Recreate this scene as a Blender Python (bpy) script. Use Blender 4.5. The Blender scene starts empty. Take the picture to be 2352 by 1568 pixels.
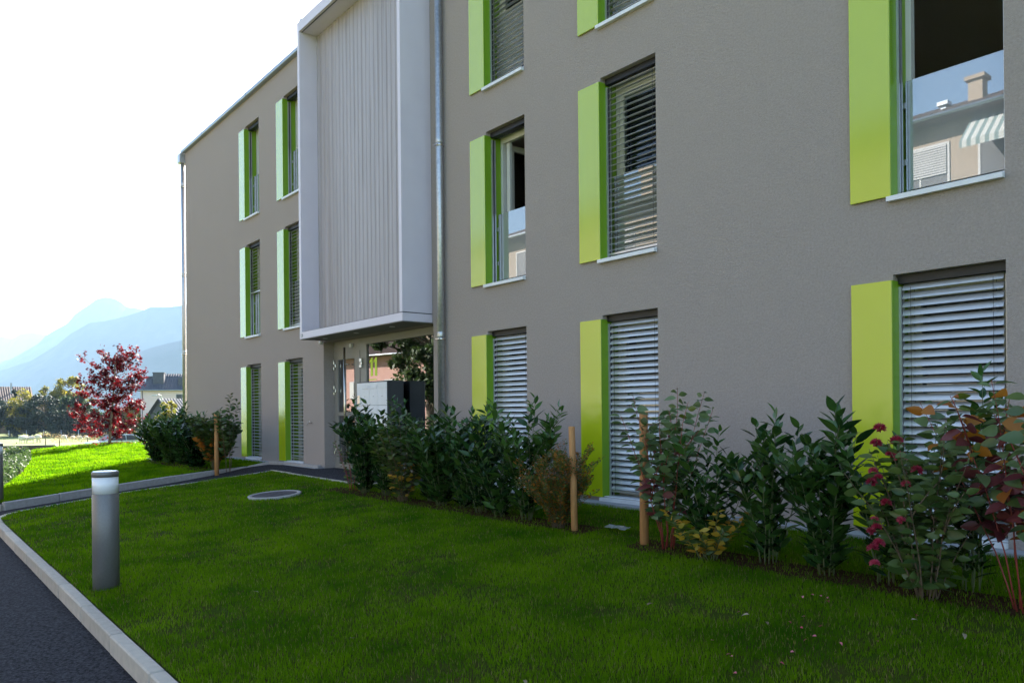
import bpy, bmesh, math, random
import numpy as np
from mathutils import Vector, Matrix, noise

# ------------------------------------------------------------------ camera, world, sun, exposure
sc = bpy.context.scene
COL = sc.collection
CAM_Y, CAM_Z = -6.81, 1.04
cam = bpy.data.cameras.new('camera')
cam.sensor_width = 36.0
cam.lens = 27.0
cam.shift_y = (940.0 - 784.0) / 2352.0
cam.clip_start = 0.05
cam.clip_end = 30000.0
cam_ob = bpy.data.objects.new('camera', cam)
COL.objects.link(cam_ob)
cam_ob.location = (0.0, CAM_Y, CAM_Z)
YAW = math.pi / 2 - math.atan2(1439.0, 1764.0)
cam_ob.rotation_euler = (Matrix.Rotation(YAW, 4, 'Z') @ Matrix.Rotation(math.pi / 2, 4, 'X')
                         @ Matrix.Rotation(math.radians(-0.55), 4, 'Z')).to_euler()
sc.camera = cam_ob

SUN_AZ = Vector((-0.72, 0.69, 0)).normalized()
SUN_EL = math.radians(29)
world = bpy.data.worlds.new('World')
sc.world = world
world.use_nodes = True
wn = world.node_tree
sky = wn.nodes.new('ShaderNodeTexSky')
sky.sky_type = 'NISHITA'
sky.sun_disc = False
sky.sun_elevation = SUN_EL
sky.sun_rotation = math.atan2(SUN_AZ.x, SUN_AZ.y)
sky.altitude = 400
sky.dust_density = 1.6
sky.ozone_density = 1.2
wn.links.new(sky.outputs[0], wn.nodes['Background'].inputs[0])
wn.nodes['Background'].inputs[1].default_value = 0.065

sun = bpy.data.lights.new('sun', 'SUN')
sun.energy = 5.0
sun.angle = math.radians(0.53)
sun.color = (1.0, 0.93, 0.82)
sun_ob = bpy.data.objects.new('sun', sun)
COL.objects.link(sun_ob)
sd = Vector((SUN_AZ.x * math.cos(SUN_EL), SUN_AZ.y * math.cos(SUN_EL), math.sin(SUN_EL)))
sun_ob.rotation_euler = sd.to_track_quat('Z', 'Y').to_euler()
sun_ob.location = (-20, 10, 40)

vs = sc.view_settings
vs.view_transform = 'Standard'
vs.look = 'None'
vs.exposure = 2.58
vs.gamma = 1.0
vs.use_curve_mapping = False
sc.cycles.use_denoising = True
sc.cycles.max_bounces = 8
sc.cycles.transparent_max_bounces = 16
sc.cycles.volume_bounces = 0
sc.cycles.use_fast_gi = False

rnd = random.Random(7)

# ------------------------------------------------------------------ materials
MATS = {}


def mat(name, col, rough=0.6, metal=0.0, col2=None, nscale=4.0, ndetail=4.0, ncontrast=0.5, bump=0.0, bscale=100.0,
        coat=0.0, spec=0.5, obj_random=0.0, transl=0.0, coords='Object', stretch=None, bumpdist=0.01, rough2=None):
    m = bpy.data.materials.new(name)
    m.use_nodes = True
    nt = m.node_tree
    b = nt.nodes['Principled BSDF']
    out = nt.nodes['Material Output']
    b.inputs['Base Color'].default_value = (*col, 1)
    b.inputs['Roughness'].default_value = rough
    b.inputs['Metallic'].default_value = metal
    b.inputs['Specular IOR Level'].default_value = spec
    if coat:
        b.inputs['Coat Weight'].default_value = coat
        b.inputs['Coat Roughness'].default_value = 0.12 if name == 'green_paint' else 0.03
    tc = nt.nodes.new('ShaderNodeTexCoord')
    vec = tc.outputs[coords]
    if stretch:
        mp = nt.nodes.new('ShaderNodeMapping')
        mp.inputs['Scale'].default_value = stretch
        nt.links.new(vec, mp.inputs[0])
        vec = mp.outputs[0]
    colsock = None
    if col2 is not None:
        n = nt.nodes.new('ShaderNodeTexNoise')
        n.inputs['Scale'].default_value = nscale
        n.inputs['Detail'].default_value = ndetail
        nt.links.new(vec, n.inputs['Vector'])
        r = nt.nodes.new('ShaderNodeValToRGB')
        r.color_ramp.elements[0].position = 0.5 - ncontrast / 2
        r.color_ramp.elements[1].position = 0.5 + ncontrast / 2
        r.color_ramp.elements[0].color = (*col, 1)
        r.color_ramp.elements[1].color = (*col2, 1)
        fac = n.outputs['Fac']
        if obj_random:
            oi = nt.nodes.new('ShaderNodeObjectInfo')
            mx = nt.nodes.new('ShaderNodeMath')
            mx.operation = 'MULTIPLY_ADD'
            sb = nt.nodes.new('ShaderNodeMath')
            sb.operation = 'SUBTRACT'
            nt.links.new(oi.outputs['Random'], sb.inputs[0])
            sb.inputs[1].default_value = 0.5
            nt.links.new(sb.outputs[0], mx.inputs[0])
            mx.inputs[1].default_value = obj_random
            nt.links.new(fac, mx.inputs[2])
            fac = mx.outputs[0]
        nt.links.new(fac, r.inputs[0])
        colsock = r.outputs[0]
        nt.links.new(colsock, b.inputs['Base Color'])
        if rough2 is not None:
            mr = nt.nodes.new('ShaderNodeMapRange')
            mr.inputs['To Min'].default_value = rough
            mr.inputs['To Max'].default_value = rough2
            nt.links.new(n.outputs['Fac'], mr.inputs['Value'])
            nt.links.new(mr.outputs[0], b.inputs['Roughness'])
    if bump:
        n2 = nt.nodes.new('ShaderNodeTexNoise')
        n2.inputs['Scale'].default_value = bscale
        n2.inputs['Detail'].default_value = 3
        nt.links.new(vec, n2.inputs['Vector'])
        bp = nt.nodes.new('ShaderNodeBump')
        bp.inputs['Strength'].default_value = bump
        bp.inputs['Distance'].default_value = bumpdist
        nt.links.new(n2.outputs['Fac'], bp.inputs['Height'])
        nt.links.new(bp.outputs[0], b.inputs['Normal'])
    if transl:
        t = nt.nodes.new('ShaderNodeBsdfTranslucent')
        if colsock:
            hs = nt.nodes.new('ShaderNodeHueSaturation')
            hs.inputs['Value'].default_value = 1.6
            nt.links.new(colsock, hs.inputs['Color'])
            nt.links.new(hs.outputs[0], t.inputs['Color'])
        else:
            t.inputs['Color'].default_value = (*[min(1, c * 1.6) for c in col], 1)
        mix = nt.nodes.new('ShaderNodeMixShader')
        mix.inputs[0].default_value = transl
        nt.links.new(b.outputs[0], mix.inputs[1])
        nt.links.new(t.outputs[0], mix.inputs[2])
        nt.links.new(mix.outputs[0], out.inputs['Surface'])
    MATS[name] = m
    return m


def glass(name, refl, tint=(0.9, 0.95, 0.93), rough=0.0, milk=0.0):
    m = bpy.data.materials.new(name)
    m.use_nodes = True
    nt = m.node_tree
    nt.nodes.remove(nt.nodes['Principled BSDF'])
    tr = nt.nodes.new('ShaderNodeBsdfTransparent')
    tr.inputs[0].default_value = (*tint, 1)
    gl = nt.nodes.new('ShaderNodeBsdfGlossy')
    gl.inputs['Roughness'].default_value = rough
    gl.inputs['Color'].default_value = (0.95, 0.97, 1, 1)
    fr = nt.nodes.new('ShaderNodeFresnel')
    fr.inputs[0].default_value = 1.5
    mr = nt.nodes.new('ShaderNodeMapRange')
    mr.inputs['From Min'].default_value = 0.0
    mr.inputs['From Max'].default_value = 1.0
    mr.inputs['To Min'].default_value = refl
    mr.inputs['To Max'].default_value = 1.0
    nt.links.new(fr.outputs[0], mr.inputs['Value'])
    mx = nt.nodes.new('ShaderNodeMixShader')
    nt.links.new(mr.outputs[0], mx.inputs[0])
    nt.links.new(tr.outputs[0], mx.inputs[1])
    nt.links.new(gl.outputs[0], mx.inputs[2])
    last = mx
    if milk:
        df = nt.nodes.new('ShaderNodeBsdfDiffuse')
        df.inputs[0].default_value = (0.85, 0.88, 0.9, 1)
        last = nt.nodes.new('ShaderNodeMixShader')
        last.inputs[0].default_value = milk
        nt.links.new(mx.outputs[0], last.inputs[1])
        nt.links.new(df.outputs[0], last.inputs[2])
    nt.links.new(last.outputs[0], nt.nodes['Material Output'].inputs['Surface'])
    MATS[name] = m
    return m


mat('stucco', (0.325, 0.272, 0.243), 0.92, col2=(0.47, 0.398, 0.36), nscale=48, ndetail=10, ncontrast=0.8, bump=1.0, bscale=115, bumpdist=0.014, spec=0.15)
mat('green_paint', (0.42, 0.51, 0.006), 0.2, col2=(0.435, 0.525, 0.008), nscale=3, coat=1.0, spec=0.5)
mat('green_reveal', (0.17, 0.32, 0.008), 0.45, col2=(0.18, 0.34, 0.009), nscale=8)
mat('bay_metal', (0.67, 0.60, 0.67), 0.42, col2=(0.71, 0.64, 0.71), nscale=3, bump=0.03, bscale=300)
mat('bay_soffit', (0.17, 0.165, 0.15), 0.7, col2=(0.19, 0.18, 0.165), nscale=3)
mat('corrugated', (0.31, 0.265, 0.26), 0.3, col2=(0.47, 0.42, 0.445), nscale=9.0, ndetail=9, ncontrast=0.6, stretch=(1.6, 1, 0.05), rough2=0.55)
mat('zinc', (0.42, 0.43, 0.44), 0.34, metal=0.85, col2=(0.62, 0.63, 0.64), nscale=26, ndetail=6, ncontrast=0.5, rough2=0.5)
mat('coping', (0.30, 0.34, 0.38), 0.4, metal=0.6, col2=(0.36, 0.39, 0.43), nscale=3)
mat('white_metal', (0.78, 0.78, 0.8), 0.4, col2=(0.7, 0.7, 0.72), nscale=6)
mat('frame_white', (0.62, 0.6, 0.55), 0.45, col2=(0.66, 0.64, 0.6), nscale=4)
mat('aluminium', (0.52, 0.52, 0.53), 0.36, metal=0.75, col2=(0.6, 0.6, 0.61), nscale=9)
mat('slat_metal', (0.56, 0.555, 0.55), 0.32, metal=0.5, col2=(0.62, 0.62, 0.62), nscale=5, obj_random=0.5)
mat('dark_metal', (0.035, 0.036, 0.04), 0.45, col2=(0.045, 0.045, 0.05), nscale=8)
mat('black_metal', (0.009, 0.009, 0.01), 0.5, col2=(0.012, 0.012, 0.013), nscale=8)
mat('steel', (0.6, 0.57, 0.52), 0.25, metal=1.0, col2=(0.66, 0.63, 0.58), nscale=6)
mat('door_paint', (0.25, 0.235, 0.21), 0.45, col2=(0.265, 0.25, 0.225), nscale=4)
mat('interior', (0.72, 0.66, 0.56), 0.9, col2=(0.76, 0.70, 0.6), nscale=1)
mat('interior_door', (0.2, 0.1, 0.04), 0.6, col2=(0.24, 0.13, 0.05), nscale=3, stretch=(8, 8, 1))
mat('lime_sign', (0.66, 0.86, 0.02), 0.5, col2=(0.68, 0.88, 0.025), nscale=4)
mat('concrete', (0.42, 0.385, 0.36), 0.9, col2=(0.30, 0.275, 0.255), nscale=18, ndetail=10, ncontrast=0.6, bump=0.4, bscale=220, bumpdist=0.004)
mat('plinth', (0.36, 0.37, 0.385), 0.9, col2=(0.28, 0.285, 0.295), nscale=40, ndetail=8, ncontrast=0.5, bump=0.4, bscale=160, bumpdist=0.006)
mat('kerb_stone', (0.56, 0.48, 0.39), 0.9, col2=(0.40, 0.345, 0.285), nscale=16, ndetail=12, ncontrast=0.7, bump=0.5, bscale=240, bumpdist=0.004, obj_random=0.5)
mat('asphalt', (0.002, 0.002, 0.004), 0.9, col2=(0.05, 0.047, 0.056), nscale=45, ndetail=12, ncontrast=0.3, bump=1.0, bscale=60, bumpdist=0.02, spec=0.2)
mat('soil', (0.026, 0.013, 0.006), 1.0, spec=0.03, col2=(0.075, 0.041, 0.02), nscale=30, ndetail=12, ncontrast=0.5, bump=1.0, bscale=60, bumpdist=0.03)
mat('turf', (0.034, 0.075, 0.002), 1.0, col2=(0.06, 0.05, 0.014), nscale=7, ndetail=12, ncontrast=0.5, spec=0.05, bump=1.0, bscale=80, bumpdist=0.02)
mat('grass_blade', (0.034, 0.115, 0.001), 0.8, col2=(0.135, 0.25, 0.003), nscale=1.8, ndetail=12, ncontrast=0.38, transl=0.55, spec=0.03)
mat('grass_dry', (0.17, 0.2, 0.02), 0.8, col2=(0.3, 0.24, 0.09), nscale=20, transl=0.35, spec=0.2)
mat('pasture', (0.13, 0.2, 0.03), 0.95, col2=(0.22, 0.24, 0.06), nscale=0.4, ndetail=8, ncontrast=0.5)
mat('laurel_leaf', (0.016, 0.05, 0.012), 0.24, col2=(0.06, 0.125, 0.022), nscale=6, obj_random=0.9, ncontrast=0.7, transl=0.12, spec=0.55)
mat('laurel_young', (0.035, 0.095, 0.018), 0.27, col2=(0.075, 0.15, 0.03), nscale=6, obj_random=0.9, ncontrast=0.7, transl=0.2, spec=0.5)
mat('pale_leaf', (0.06, 0.11, 0.035), 0.42, col2=(0.16, 0.22, 0.09), nscale=8, obj_random=0.9, ncontrast=0.7, transl=0.25)
mat('olive_leaf', (0.035, 0.07, 0.010), 0.42, col2=(0.10, 0.135, 0.018), nscale=8, obj_random=0.9, ncontrast=0.7, transl=0.25)
mat('yellow_leaf', (0.35, 0.26, 0.02), 0.5, col2=(0.5, 0.26, 0.02), nscale=8, obj_random=0.9, ncontrast=0.7, transl=0.35)
mat('orange_leaf', (0.30, 0.085, 0.012), 0.5, col2=(0.42, 0.17, 0.015), nscale=8, obj_random=0.9, ncontrast=0.7, transl=0.35)
mat('red_leaf', (0.11, 0.02, 0.025), 0.48, col2=(0.2, 0.05, 0.05), nscale=8, obj_random=0.9, ncontrast=0.7, transl=0.3)
mat('weigela_leaf', (0.03, 0.07, 0.015), 0.42, col2=(0.085, 0.13, 0.03), nscale=8, obj_random=0.9, ncontrast=0.7, transl=0.2)
mat('maple_red', (0.022, 0.003, 0.007), 0.5, col2=(0.19, 0.007, 0.010), nscale=5.0, ndetail=8, ncontrast=0.3, transl=0.42, spec=0.2)
mat('pink_flower', (0.30, 0.015, 0.045), 0.5, col2=(0.48, 0.06, 0.11), nscale=20, obj_random=0.8, transl=0.3)
mat('stem_brown', (0.10, 0.065, 0.04), 0.8, col2=(0.15, 0.10, 0.06), nscale=30)
mat('stem_green', (0.07, 0.10, 0.03), 0.7, col2=(0.12, 0.12, 0.05), nscale=20)
mat('stem_red', (0.20, 0.025, 0.02), 0.5, col2=(0.28, 0.05, 0.03), nscale=20)
mat('bark', (0.13, 0.10, 0.07), 0.9, col2=(0.22, 0.18, 0.13), nscale=25, ndetail=8, bump=0.6, bscale=60)
mat('stake_wood', (0.36, 0.155, 0.05), 0.75, col2=(0.52, 0.26, 0.095), nscale=9, ndetail=8, ncontrast=0.6, stretch=(6, 6, 0.8), bump=0.4, bscale=60, bumpdist=0.004, obj_random=0.3)
mat('bollard_grey', (0.195, 0.183, 0.175), 0.42, metal=0.3, col2=(0.22, 0.207, 0.2), nscale=60, bump=0.06, bscale=500)
mat('diffuser', (0.93, 0.91, 0.92), 0.2, col2=(0.9, 0.88, 0.9), nscale=4)
mat('bollard_cap', (0.8, 0.81, 0.82), 0.25, metal=0.7, col2=(0.82, 0.83, 0.84), nscale=8)
mat('iron', (0.06, 0.055, 0.06), 0.95, spec=0.1, col2=(0.13, 0.115, 0.12), nscale=25, ndetail=8, ncontrast=0.6, bump=0.5, bscale=80)
mat('cream_wall', (0.72, 0.57, 0.55), 0.9, col2=(0.76, 0.61, 0.59), nscale=1)
mat('beige_wall', (0.25, 0.20, 0.155), 0.9, col2=(0.28, 0.225, 0.175), nscale=1.5)
mat('pink_wall', (0.34, 0.19, 0.165), 0.9, col2=(0.38, 0.22, 0.19), nscale=1.5)
mat('dark_roof', (0.05, 0.055, 0.075), 0.7, col2=(0.075, 0.078, 0.095), nscale=2, bump=0.5, bscale=6, bumpdist=0.1)
mat('blind_grey', (0.34, 0.34, 0.35), 0.6, col2=(0.38, 0.38, 0.39), nscale=4)
mat('tile_roof', (0.14, 0.085, 0.065), 0.8, col2=(0.10, 0.07, 0.06), nscale=3, ndetail=8)
mat('wood_dark', (0.11, 0.06, 0.035), 0.8, col2=(0.15, 0.09, 0.05), nscale=3)
mat('tree_green', (0.02, 0.045, 0.015), 0.6, col2=(0.055, 0.085, 0.02), nscale=1.2, ndetail=6, ncontrast=0.5, transl=0.3)
mat('tree_autumn', (0.07, 0.10, 0.015), 0.6, col2=(0.30, 0.24, 0.02), nscale=0.8, ndetail=6, ncontrast=0.4, transl=0.4)
mat('tree_dark', (0.012, 0.028, 0.014), 0.6, col2=(0.03, 0.042, 0.022), nscale=1.5, ncontrast=0.5, transl=0.15)
mat('groundcover', (0.03, 0.07, 0.02), 0.6, col2=(0.10, 0.15, 0.045), nscale=12, ncontrast=0.5, transl=0.25)
mat('pink_grass', (0.30, 0.15, 0.10), 0.8, col2=(0.22, 0.22, 0.07), nscale=5, ncontrast=0.4, transl=0.3)
mat('mountain', (0.05, 0.07, 0.05), 0.95, col2=(0.13, 0.125, 0.12), nscale=0.004, ndetail=8, ncontrast=0.4)
mat('wool', (0.62, 0.56, 0.47), 0.95, col2=(0.7, 0.64, 0.55), nscale=12, bump=0.6, bscale=20)
mat('car_paint', (0.50, 0.60, 0.70), 0.25, col2=(0.52, 0.62, 0.72), nscale=2, coat=1.0)
mat('car_white', (0.78, 0.78, 0.78), 0.25, col2=(0.8, 0.8, 0.8), nscale=2, coat=1.0)
mat('tyre', (0.02, 0.02, 0.02), 0.8, col2=(0.03, 0.03, 0.03), nscale=9)
mat('fence_wire', (0.12, 0.13, 0.14), 0.5, metal=0.5, col2=(0.16, 0.17, 0.18), nscale=5)
mat('awning', (0.75, 0.75, 0.72), 0.8)
mat('plastic', (0.25, 0.28, 0.27), 0.15, col2=(0.4, 0.44, 0.45), nscale=20, transl=0.5)
mat('petal', (0.45, 0.04, 0.09), 0.6, col2=(0.5, 0.16, 0.16), nscale=30, obj_random=0.9)
mat('litter_leaf', (0.16, 0.11, 0.055), 0.7, col2=(0.27, 0.21, 0.13), nscale=30, obj_random=0.9)
glass('glass_clear', 0.03, (0.80, 0.86, 0.84))
glass('glass_coated', 0.31, (0.42, 0.46, 0.46), milk=0.2)
glass('glass_dark', 0.34, (0.25, 0.27, 0.28))
# striped awning cloth
_nt = MATS['awning'].node_tree
_w = _nt.nodes.new('ShaderNodeTexWave')
_w.bands_direction = 'X'
_w.inputs['Scale'].default_value = 1.1
_r = _nt.nodes.new('ShaderNodeValToRGB')
_r.color_ramp.interpolation = 'CONSTANT'
_r.color_ramp.elements[0].color = (0.36, 0.37, 0.36, 1)
_r.color_ramp.elements[1].color = (0.13, 0.18, 0.18, 1)
_r.color_ramp.elements[1].position = 0.55
_tc = _nt.nodes.new('ShaderNodeTexCoord')
_nt.links.new(_tc.outputs['Object'], _w.inputs['Vector'])
_nt.links.new(_w.outputs['Fac'], _r.inputs[0])
_nt.links.new(_r.outputs[0], _nt.nodes['Principled BSDF'].inputs['Base Color'])


# ------------------------------------------------------------------ helpers
def link(o, parent=None):
    COL.objects.link(o)
    if parent is not None:
        o.parent = parent
    return o


def tag(o, label=None, cat=None, group=None, kind=None):
    if label:
        o['label'] = label
    if cat:
        o['category'] = cat
    if group:
        o['group'] = group
    if kind:
        o['kind'] = kind
    return o


def empty(name, loc, label=None, cat=None, group=None, rz=0.0, parent=None):
    o = bpy.data.objects.new(name, None)
    o.empty_display_size = 0.1
    o.location = loc
    o.rotation_euler = (0, 0, rz)
    link(o, parent)
    return tag(o, label, cat, group)


class MB:
    def __init__(s):
        s.v, s.f, s.sm = [], [], []

    def face(s, pts, smooth=False):
        i = len(s.v)
        s.v.extend([tuple(p) for p in pts])
        s.f.append(tuple(range(i, i + len(pts))))
        s.sm.append(smooth)
        return s

    def box(s, x0, x1, y0, y1, z0, z1):
        i = len(s.v)
        s.v += [(x0, y0, z0), (x1, y0, z0), (x1, y1, z0), (x0, y1, z0), (x0, y0, z1), (x1, y0, z1), (x1, y1, z1), (x0, y1, z1)]
        for q in ((0, 3, 2, 1), (4, 5, 6, 7), (0, 1, 5, 4), (1, 2, 6, 5), (2, 3, 7, 6), (3, 0, 4, 7)):
            s.f.append(tuple(i + k for k in q))
            s.sm.append(False)
        return s

    def bbox(s, x0, x1, y0, y1, z0, z1, b):
        """box with chamfered edges"""
        bm = bmesh.new()
        bmesh.ops.create_cube(bm, size=1)
        for v in bm.verts:
            v.co = Vector((x0 + (v.co.x + .5) * (x1 - x0), y0 + (v.co.y + .5) * (y1 - y0), z0 + (v.co.z + .5) * (z1 - z0)))
        bmesh.ops.bevel(bm, geom=bm.edges[:], offset=b, segments=1, affect='EDGES')
        s.add_bm(bm)
        return s

    def add_bm(s, bm, smooth=False):
        i = len(s.v)
        bm.verts.index_update()
        s.v += [tuple(v.co) for v in bm.verts]
        for f in bm.faces:
            s.f.append(tuple(i + v.index for v in f.verts))
            s.sm.append(smooth)
        bm.free()

    def rings(s, rings, cap=True, smooth=True, closed=True):
        i = len(s.v)
        n = len(rings[0])
        for r in rings:
            s.v += [tuple(p) for p in r]
        for k in range(len(rings) - 1):
            for j in range(n if closed else n - 1):
                a, b = i + k * n + j, i + k * n + (j + 1) % n
                s.f.append((a, b, b + n, a + n))
                s.sm.append(smooth)
        if cap:
            s.f.append(tuple(i + j for j in reversed(range(n))))
            s.f.append(tuple(i + (len(rings) - 1) * n + j for j in range(n)))
            s.sm += [False, False]
        return s

    def tube(s, path, rad, seg=6, cap=True):
        path = [Vector(p) for p in path]
        if not isinstance(rad, (list, tuple)):
            rad = [rad] * len(path)
        rs = []
        up = Vector((0.13, 0.31, 0.94))
        for k, p in enumerate(path):
            d = (path[min(k + 1, len(path) - 1)] - path[max(k - 1, 0)]).normalized()
            u = d.cross(up)
            if u.length < 0.1:
                u = d.cross(Vector((1, 0, 0)))
            u.normalize()
            w = d.cross(u).normalized()
            rs.append([p + (u * math.cos(2 * math.pi * j / seg) + w * math.sin(2 * math.pi * j / seg)) * rad[k] for j in range(seg)])
        return s.rings(rs, cap)

    def lathe(s, prof, c=(0, 0, 0), seg=24, cap=True):
        c = Vector(c)
        return s.rings([[c + Vector((r * math.cos(2 * math.pi * j / seg), r * math.sin(2 * math.pi * j / seg), z)) for j in range(seg)] for r, z in prof], cap)

    def build(s, name, m, parent=None, loc=None):
        me = bpy.data.meshes.new(name)
        me.from_pydata(s.v, [], s.f)
        me.polygons.foreach_set('use_smooth', s.sm)
        me.materials.append(MATS[m] if isinstance(m, str) else m)
        me.update()
        o = bpy.data.objects.new(name, me)
        if loc is not None:
            o.location = loc
        return link(o, parent)


def np_mesh(name, verts, faces_tri, m, parent=None, smooth=False):
    """numpy triangles -> object"""
    me = bpy.data.meshes.new(name)
    nv, nf = len(verts), len(faces_tri)
    me.vertices.add(nv)
    me.vertices.foreach_set('co', np.asarray(verts, dtype=np.float32).ravel())
    me.loops.add(nf * 3)
    me.loops.foreach_set('vertex_index', np.asarray(faces_tri, dtype=np.int32).ravel())
    me.polygons.add(nf)
    me.polygons.foreach_set('loop_start', np.arange(0, nf * 3, 3, dtype=np.int32))
    me.polygons.foreach_set('loop_total', np.full(nf, 3, dtype=np.int32))
    if smooth:
        me.polygons.foreach_set('use_smooth', np.ones(nf, dtype=bool))
    me.materials.append(MATS[m] if isinstance(m, str) else m)
    me.update(calc_edges=True)
    o = bpy.data.objects.new(name, me)
    return link(o, parent)


def poly(name, pts, zf, m, parent=None, dz=0.0):
    """flat polygon sheet (2-d outline, z from zf)"""
    bm = bmesh.new()
    vs_ = [bm.verts.new((x, y, zf(x, y) + dz)) for x, y in pts]
    f = bm.faces.new(vs_)
    f.normal_update()
    if f.normal.z < 0:
        f.normal_flip()
    bmesh.ops.triangulate(bm, faces=[f])
    mb = MB()
    mb.add_bm(bm)
    return mb.build(name, m, parent)


def lz(x, y):
    return -0.11 + 0.063 * min(y, -0.15)


def inpoly(px, py, pts):
    res = np.zeros(len(px), dtype=bool)
    n = len(pts)
    j = n - 1
    for i in range(n):
        xi, yi = pts[i]
        xj, yj = pts[j]
        c = ((yi > py) != (yj > py)) & (px < (xj - xi) * (py - yi) / (yj - yi + 1e-12) + xi)
        res ^= c
        j = i
    return res


def vnoise(px, py, s, seed=0.0):
    return np.array([noise.noise((x * s + seed, y * s, seed)) for x, y in zip(px, py)])


# ------------------------------------------------------------------ terrain, road, path, kerbs
ROAD_Z = -0.585


def gz(x):
    pts = [(-36, -0.66), (-80, -2.7), (-130, -3.2), (-20000, -3.2)]
    if x > -36:
        return -0.66
    for (a, za), (b, zb) in zip(pts, pts[1:]):
        if x >= b:
            return za + (zb - za) * (a - x) / (a - b)
    return -3.2


xs = sorted([-9000, -5000, -2500, -1200, -600, -300, -200, -160] + list(range(-130, -30, 4)) + [-20, 0, 30, 100, 400, 1500, 6000])
ys = [-6000, -2000, -800, -300, -100, -40, -20, -8, 0, 8, 20, 40, 70, 100, 160, 300, 600, 1500, 4000, 9000]
mb = MB()
for i in range(len(xs) - 1):
    for j in range(len(ys) - 1):
        mb.face([(xs[i], ys[j], gz(xs[i])), (xs[i + 1], ys[j], gz(xs[i + 1])), (xs[i + 1], ys[j + 1], gz(xs[i + 1])), (xs[i], ys[j + 1], gz(xs[i]))])
tag(mb.build('ground', 'pasture'), kind='structure')

KY = -5.64   # front of the kerb stones
mb = MB()
for x0, x1 in ((6, -14), (-14, -34)):
    mb.face([(x1, -11, ROAD_Z), (x0, -11, ROAD_Z), (x0, KY + .05, ROAD_Z), (x1, KY + .05, ROAD_Z)])
tag(mb.build('road', 'asphalt'), kind='structure')

P_FAR = [(-15.1, -5.72), (-15.26, -5.35), (-15.98, -3.57), (-16.41, -2.28), (-16.62, -1.35), (-16.62, -0.75), (-16.45, -0.32), (-16.1, -0.24)]
P_NEAR = [(-13.62, -5.72), (-13.85, -5.3), (-14.62, -3.49), (-14.87, -1.92), (-15.19, -0.72), (-11.9, -0.84)]


def pz(x, y):
    return -0.235 + 0.063 * y * (1 if y < -0.2 else 1)


path_pts = [(-15.05, KY + .02), (-15.26, -5.35), (-15.98, -3.57), (-16.41, -2.28), (-16.62, -1.35), (-16.62, -0.75), (-16.45, -0.3), (-16.0, -0.2),
            (-14.3, -0.2), (-14.29, 0.2), (-10.32, 0.2), (-10.32, -0.22), (-11.2, -0.3), (-11.2, -0.84), (-15.19, -0.72), (-14.87, -1.92), (-14.62, -3.49),
            (-13.85, -5.3), (-13.7, KY + .02)]


def pzz(x, y):
    # path lies lower than the lawns and comes up level with the doorstep
    base = lz(x, y) - 0.12
    t = min(1, max(0, (y + 1.6) / 1.4))
    return base * (1 - t) + (-0.10) * t


tag(poly('path', path_pts, pzz, 'asphalt'), kind='structure')


def stones(root, pts, w, zf, h, length, m, gap=0.012, b=0.010, name='kerb_stone'):
    """kerb stones along a polyline; each one is a part"""
    pts = [Vector((x, y, 0)) for x, y in pts]
    for a, c in zip(pts, pts[1:]):
        L = (c - a).length
        n = max(1, round(L / length))
        ang = math.atan2(c.y - a.y, c.x - a.x)
        for k in range(n):
            p0 = a.lerp(c, k / n)
            p1 = a.lerp(c, (k + 1) / n)
            z0, z1 = zf(p0.x, p0.y), zf(p1.x, p1.y)
            ll = (p1 - p0).length
            mbk = MB().bbox(gap / 2, ll - gap / 2, -w / 2, w / 2, -h, 0, b)
            o = mbk.build(name, m, root)
            o.location = (p0.x, p0.y, z0 + rnd.uniform(-.003, .003))
            o.rotation_euler = (0, -math.atan2(z1 - z0, ll), ang + rnd.uniform(-.003, .003))


kr = tag(empty('road_kerb', (0, KY, ROAD_Z)), kind='structure')
kr.location = (0, 0, 0)
stones(kr, [(3.2, KY + .045), (-12.75, KY + .045)], 0.095, lambda x, y: -0.462, 0.3, 1.0, 'kerb_stone')
stones(kr, [(-12.75, KY + .045), (-13.3, KY + .07), (-13.62, KY + .2), (-13.8, -5.25)], 0.09, lambda x, y: lz(x, y) + .005, 0.3, 0.4, 'kerb_stone')
stones(kr, [(-15.38, -5.3), (-15.6, -5.55), (-16.1, -5.62), (-33, -5.62)], 0.095, lambda x, y: -0.47, 0.3, 1.2, 'kerb_stone')
kp = tag(empty('path_kerb', (0, 0, 0)), kind='structure')
stones(kp, [(-15.38, -5.3), (-16.03, -3.57), (-16.46, -2.28), (-16.67, -1.35), (-16.67, -0.7), (-16.45, -0.27), (-15.9, -0.155), (-14.32, -0.10)], 0.09,
       lambda x, y: (lz(x, y) + .012 if y < -.3 else -0.04), 0.34, 1.0, 'concrete')
ke = tag(empty('lawn_edging', (0, 0, 0)), kind='structure')
stones(ke, [(-13.83, -5.25), (-14.59, -3.49), (-14.84, -1.92), (-15.16, -0.75)], 0.06, lambda x, y: lz(x, y) + .012, 0.3, 1.0, 'concrete', name='edging_stone')
stones(ke, [(-15.16, -0.75), (-11.15, -0.84), (-11.05, -0.25)], 0.07, lambda x, y: lz(x, y) + .02, 0.3, 1.0, 'kerb_stone', name='edging_stone')

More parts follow.
